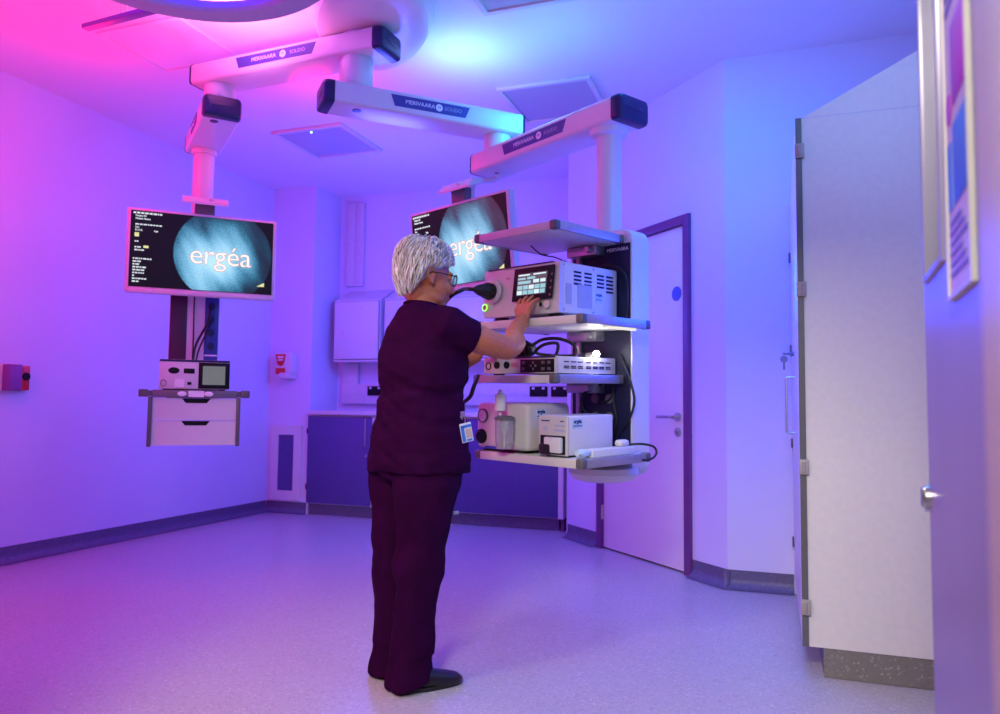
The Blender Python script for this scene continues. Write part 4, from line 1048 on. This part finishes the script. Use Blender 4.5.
# hair: a short layered cut, a cap with several hundred combed strands over it
rnd = random.Random(11)
PRO = {'f': [(0, .133), (.052, .125), (.084, .104), (.098, .078), (.102, .054)],
       's': [(0, .133), (.046, .124), (.074, .098), (.085, .060), (.081, .022)],
       'b': [(0, .133), (.060, .119), (.088, .062), (.079, -.012), (.045, -.066)]}
def prof(k, u):
    L_ = PRO[k]; u = min(max(u, 0), .9999) * 4; i = int(u); f_ = u - i
    p = [L_[max(i - 1, 0)], L_[i], L_[i + 1], L_[min(i + 2, 4)]]
    return [0.5 * (2 * p[1][q] + (p[2][q] - p[0][q]) * f_ + (2 * p[0][q] - 5 * p[1][q] + 4 * p[2][q] - p[3][q]) * f_ * f_ + (3 * p[1][q] - p[0][q] - 3 * p[2][q] + p[3][q]) * f_ ** 3) for q in (0, 1)]
def scalp(az, u, off=0.0):
    c, s_ = math.cos(az), math.sin(az)
    wf, wb, ws = max(0, c) ** 2, max(0, -c) ** 2, s_ * s_
    a, b, d = prof('f', u), prof('s', u), prof('b', u)
    r = wf * a[0] + ws * b[0] + wb * d[0]; q = min(1.0, max(0, -c - .05) * 1.9); z = wf * a[1] + (1 - wf) * (b[1] * (1 - q) + d[1] * q)
    n = V((s_ * (r / .1), c * (r / .1), (z - .02) / .11)).normalized()
    return V((s_ * r, -.020 + c * r, z)) + n * off
mb = MB(MP)
mb.loops([[HM @ scalp(2 * PI * k / 48, u, .001 + .0015 * noise.noise(V((k * .9, u * 3, 1)))) for k in range(48)] for u in [.02 + .98 * q / 14 for q in range(15)]])
hair = mb.build('hair', M_hair, person, smooth=180)
mb = MB(MP)
for i in range(1500):
    az = rnd.uniform(0, 2 * PI)
    u0 = rnd.random() ** .7 * .80; ln = rnd.uniform(.18, .36); u1 = min(u0 + ln, 1.0 + rnd.uniform(-.03, .07))
    sw = rnd.gauss(.0, .17) + (.22 if az < PI else -.22) * (1 if u0 < .5 else .3)
    lift = rnd.uniform(.003, .016); ph = rnd.uniform(0, 6.28); wv = rnd.uniform(0, .05)
    clump = .16 * math.sin(az * 8 + u0 * 9)
    pts = []
    for k in range(7):
        t_ = k / 6; u = u0 + (u1 - u0) * t_
        off = .0005 + lift * math.sin(min(1, t_ * 1.25) * PI * .62) + rnd.uniform(0, .0008)
        p = scalp(az + (sw + clump) * t_ + wv * math.sin(t_ * 5 + ph), u, off)
        if u > 1: p.z -= (u - 1) * .05
        pts.append(HM @ p)
    w0 = rnd.uniform(.0016, .0034)
    mb.tube(pts, [w0 * .5, w0, w0 * 1.1, w0, w0 * .9, w0 * .6, w0 * .15], seg=5, flat=.7)
mb.build('combed_strands', M_strand, hair, smooth=180, normals=False)

# spectacles
sp = MB(MP)
for s in (1, -1):
    ring = [HM @ V((s * (.034 + .0235 * math.cos(2 * PI * k / 24)), .1005 + .004 * abs(math.cos(2 * PI * k / 24)) * 0 - .006 * (s * 0 + (1 + math.cos(2 * PI * k / 24)) / 2), .002 + .0205 * math.sin(2 * PI * k / 24))) for k in range(24)]
    sp.tube(ring, .0021, seg=6, closed=True)
    sp.tube([HM @ V(p) for p in ((s * .058, .094, .008), (s * .072, .082, .010), (s * .079, .03, .010), (s * .080, -.008, .008), (s * .077, -.022, -.006))], .0020, seg=6)
sp.tube([HM @ V(p) for p in ((-.0105, .1005, .006), (0, .1035, .009), (.0105, .1005, .006))], .0018, seg=6)
g = sp.build('spectacles', M_dark, person, smooth=60)
for s in (1, -1):
    MB(MP).cyl(HM @ V((s * .034, .0955, .002)), HM @ V((s * .034, .0965, .002)), .0215, seg=24).build('lens', M_glass, g)

# clothing ----------------------------------------------------------------
def wrinkle(me, amp, sx, sz, seed, zfn=None, amp2=None, fine=1.0):
    ns = [v.normal.copy() for v in me.vertices]
    for v, n in zip(me.vertices, ns):
        p = v.co
        a = noise.fractal(V((p.x * sx + seed, p.y * sx, p.z * sz)), 1.0, 2.0, 3)
        b = noise.noise(V((p.x * sx * .5, p.y * sx * .5 + seed, (p.z + .5 * p.x) * sz * 1.7)))
        k = zfn(p) if zfn else 1
        v.co = p + n * (amp * a * k + (amp2 or amp) * b * k)
mb = MB()
mb.loops([ell((0, .076, .74), .192, .166, p=2.4), ell((0, .076, .79), .194, .166, p=2.4), ell((0, .075, .86), .188, .160, p=2.4), ell((0, .076, .93), .174, .150), ell((0, .081, 1.0), .160, .140),
          ell((0, .085, 1.035), .158, .138), ell((0, .084, 1.08), .178, .150), ell((0, .084, 1.12), .182, .152), ell((0, .088, 1.17), .184, .146), ell((0, .084, 1.22), .182, .130), ell((0, .080, 1.272), .160, .106),
          ell((0, .078, 1.312), .120, .086), ell((0, .078, 1.338), .086, .072, lean=(0, -.12)), ell((0, .079, 1.348), .072, .063, lean=(0, -.16))])
mb.ball((.075, .165, 1.13), .075, .06, .075); mb.ball((-.075, .165, 1.13), .075, .06, .075)
def sleeve(sh, el, k):
    d = (el - sh); e = sh + d * k
    inner = V((-math.copysign(.06, sh.x), -.005, .02))
    mb.tube([sh + inner, sh + V((0, 0, .006)), sh + d * (k * .55) + V((0, 0, -.006)), e + V((0, 0, -.010))], [.072, .073, .072, .070], seg=22)
sleeve(SHR, ELR, .36); sleeve(SHL, ELL, .55)
tm_ = fuse(mb, .0065, 6, .5)
def tz(p): return .35 + .9 * max(0, 1 - abs(p.z - .98) / .16) + (.6 if p.z < .82 else 0)
wrinkle(tm_, .010, 8, 15, 3.1, tz)
top_ = link_mesh('scrub_top', tm_, MP, M_scrub, person, smooth=180)
# seams of the top
def ring_on(cz, a, b, cy_, r, n=48):
    return [V((a * math.cos(2 * PI * k / n), cy_ + b * math.sin(2 * PI * k / n), cz)) for k in range(n)]
MB(MP).tube([p + V((0, 0, -.16 * (p.y - .079))) for p in ring_on(1.349, .072, .063, .079, 0)], .0055, seg=8, closed=True).build('neckband', M_scrubt, top_)
mb = MB()
for s in (1, -1):
    fx = s * .088; lo = .034 if s < 0 else .006; lx_ = .014 if s < 0 else 0
    mb.loops([ell((fx + lx_, -.002 + lo, .020), .071, .086, p=2.6, lean=(0, .10)), ell((fx + lx_, -.002 + lo, .09), .069, .079, p=2.6), ell((fx + lx_, .006 + lo * .8, .22), .068, .076), ell((fx + lx_ * .6, .018 + lo * .5, .36), .071, .080),
              ell((fx, .032, .48), .078, .088), ell((fx * .98, .048, .60), .088, .102), ell((fx * .95, .060, .70), .094, .122), ell((fx * .92, .066, .78), .094, .136), ell((fx * .9, .07, .84), .09, .136)])
mb.loops([ell((0, .068, .715), .165, .132), ell((0, .072, .77), .176, .148), ell((0, .074, .88), .168, .142)])
tr_ = fuse(mb, .0065, 6, .5)
def lz(p): return .5 + .9 * max(0, 1 - abs(p.z - .40) / .20) + .9 * max(0, 1 - abs(p.z - .70) / .12) + (.6 if p.z < .12 else 0)
wrinkle(tr_, .011, 9, 6, 8.3, lz)
trs = link_mesh('scrub_trousers', tr_, MP, M_scrubt, person, smooth=180)
# side pocket on the right thigh with a small tag
mb = MB(MP); mb.tube([V((.160, .10, .60)), V((.172, .06, .602)), V((.168, .02, .60))], .004, seg=6); mb.build('pocket_seam', M_scrub, trs)
MB(MP).box(.142, .152, .128, .150, .593, .605, bev=.002).build('pocket_tag', M_alu, trs)
# shoes
for s in (1, -1):
    M_s = T(s * .098 + (.012 if s < 0 else 0), .004 if s > 0 else .03, 0) @ RZ(-14 if s > 0 else 8)
    mb = MB(MP @ M_s); rings = []
    for y, a, zt in ((-.075, .022, .045), (-.06, .034, .062), (-.02, .038, .075), (.04, .040, .070), (.09, .045, .056), (.13, .044, .046), (.160, .034, .038), (.178, .016, .026)):
        rings.append([V((a * math.cos(t_) * (1.0 if math.sin(t_) < .3 else .92), y, .0005 + (zt * .5) + zt * .5 * math.copysign(abs(math.sin(t_)) ** .6, math.sin(t_)))) for t_ in [2 * PI * k / 20 for k in range(20)]])
    mb.loops(rings)
    o = mb.build('shoe', M_shoe, person, smooth=60)
    MB(MP @ M_s).prism([(.040 * math.cos(t_) * (1.05), .052 + .128 * math.sin(t_)) for t_ in [2 * PI * k / 32 for k in range(32)]], .0004, .014, bev=.003).build('sole', M_rubber, o)
# identity card clipped at the hip pocket
cp = at(466.5, 432, 2.60)
cdir = (r0 * .86 + fh * .5).normalized()
CM = frame(cp, cdir, Z.cross(cdir), Z) @ RY(-12) @ RX(0)
CM = CM @ Matrix.Scale(.82, 4)
t = thing('identity_card', 'small identity card hanging on a clip at the person\'s hip', 'card', CM @ T(0, 0, -.04))
MB(CM).box(-.027, .027, -.002, .002, -.042, .038, bev=.0015).build('card', mat('card_white', (.55, .6, .72), .3), t)
MB(CM).box(-.005, .022, -.0028, -.0018, -.025, .012).build('photo', mat('card_photo', (.5, .36, .34), .5), t)
MB(CM).box(-.025, -.010, -.0028, -.0018, -.038, .030).box(-.025, .025, -.0028, -.0018, .018, .030).box(-.004, .02, -.0028, -.0018, -.038, -.03).build('print', mat('card_blue', (.04, .16, .6), .4), t)
mb = MB(CM); mb.tube(catmull([(0, 0, .038), (.004, .0, .055), (-.006, .0, .075), (-.014, .002, .068), (-.008, .0, .055)], 5), .0022, seg=6).box(-.012, .004, -.003, .004, .062, .088, bev=.002)
mb.build('clip', M_steel, t)

# ------------------------------------------------------------------ lights
def area(name, loc, target, size, col, power, size_y=None, spread=180):
    l = bpy.data.lights.new(name, 'AREA'); l.energy = power; l.color = col; l.size = size
    if size_y: l.shape = 'RECTANGLE'; l.size_y = size_y
    l.spread = math.radians(spread)
    o = bpy.data.objects.new(name, l); COL.objects.link(o)
    d = (V(target) - V(loc)).normalized()
    o.rotation_mode = 'QUATERNION'; o.rotation_quaternion = d.to_track_quat('-Z', 'Y'); o.location = loc
    return o
def spot(name, loc, target, ang, col, power, radius=.05, blend=.5):
    l = bpy.data.lights.new(name, 'SPOT'); l.energy = power; l.color = col; l.spot_size = math.radians(ang); l.spot_blend = blend; l.shadow_soft_size = radius
    o = bpy.data.objects.new(name, l); COL.objects.link(o)
    d = (V(target) - V(loc)).normalized()
    o.rotation_mode = 'QUATERNION'; o.rotation_quaternion = d.to_track_quat('-Z', 'Y'); o.location = loc
    return o
def point(name, loc, col, power, radius=.08):
    l = bpy.data.lights.new(name, 'POINT'); l.energy = power; l.color = col; l.shadow_soft_size = radius
    o = bpy.data.objects.new(name, l); COL.objects.link(o); o.location = loc
    return o
# arm up-lights, corridor and task light; washes and fills are added unseen sources
spot('uplight_blue', (-1.64, 3.84, 2.62), (-1.66, 4.0, 3.2), 172, (0.2000, 0.5500, 1.0000), 12.98, .05, 1.0)
spot('uplight_red', (-2.48, 2.93, 2.58), (-2.50, 3.02, 3.2), 135, (1.0, .20, .62), 48, .08, 1.0)
area('fill_blue_right', (-.35, 3.45, 2.95), (-.45, 3.9, .0), .5, (0.0000, 0.2570, 1.0000), 20)  # added blue fill under the ceiling, no fitting here
area('fill_blue_middle', (-2.3, 2.3, 2.92), (-3.2, 4.6, .6), .9, (0.0000, 0.0000, 1.0000), 8.40)  # added blue fill aimed at the back, unseen
point('wash_right', (-.08, 3.55, 1.55), (0.0000, 0.0460, 1.0000), 22, .2)
point('wash_back', (-2.7, 5.0, 1.9), (0.0654, 0.0877, 1.0000), 73.32, .25)
point('wash_left', (-3.6, 2.1, 2.0), (1.0000, 0.0000, 0.0000), 20, .25)
area('corridor_light', (-.25, -1.1, 2.62), (-.1, 1.6, .9), .7, (1.0000, 0.9600, 0.7930), 111.10, .5)
spot('task_light', (-2.0, .75, 2.75), (-.95, 2.55, .35), 58, (1.0000, 0.8000, 0.4000), 109.43, .22, .8)
point('wash_corner', (-3.6, 1.3, 1.5), (1.0000, 0.0000, 0.5900), 21.68, .25)
point('wash_door', (.35, 2.2, 2.35), (0.2000, 0.5000, 1.0000), 15.62, .2)
point('fill_red_left', (-3.5, 3.0, 2.52), (1.0, .005, .12), 12, .12)  # red point added to tint the ceiling and plain wall
point('fill_red_middle', (-2.62, 3.85, 2.58), (1.0, .005, .12), 9, .12)  # added red point between the arms, for pink on the ceiling
point('fill_cyan', (-1.1, 3.75, 2.50), (.04, .55, 1.0), 6, .12)  # added cyan point that widens the blue hot spot
point('guide_glow', tuple(MH @ V((.29, .155, -.505))), (1.0, .97, .9), .5, .012)
w = bpy.data.worlds.new('world'); scene.world = w; w.use_nodes = True
w.node_tree.nodes['Background'].inputs['Color'].default_value = (.10, .09, .16, 1)
w.node_tree.nodes['Background'].inputs['Strength'].default_value = .05
scene.view_settings.view_transform = 'Standard'
scene.view_settings.look = 'None'
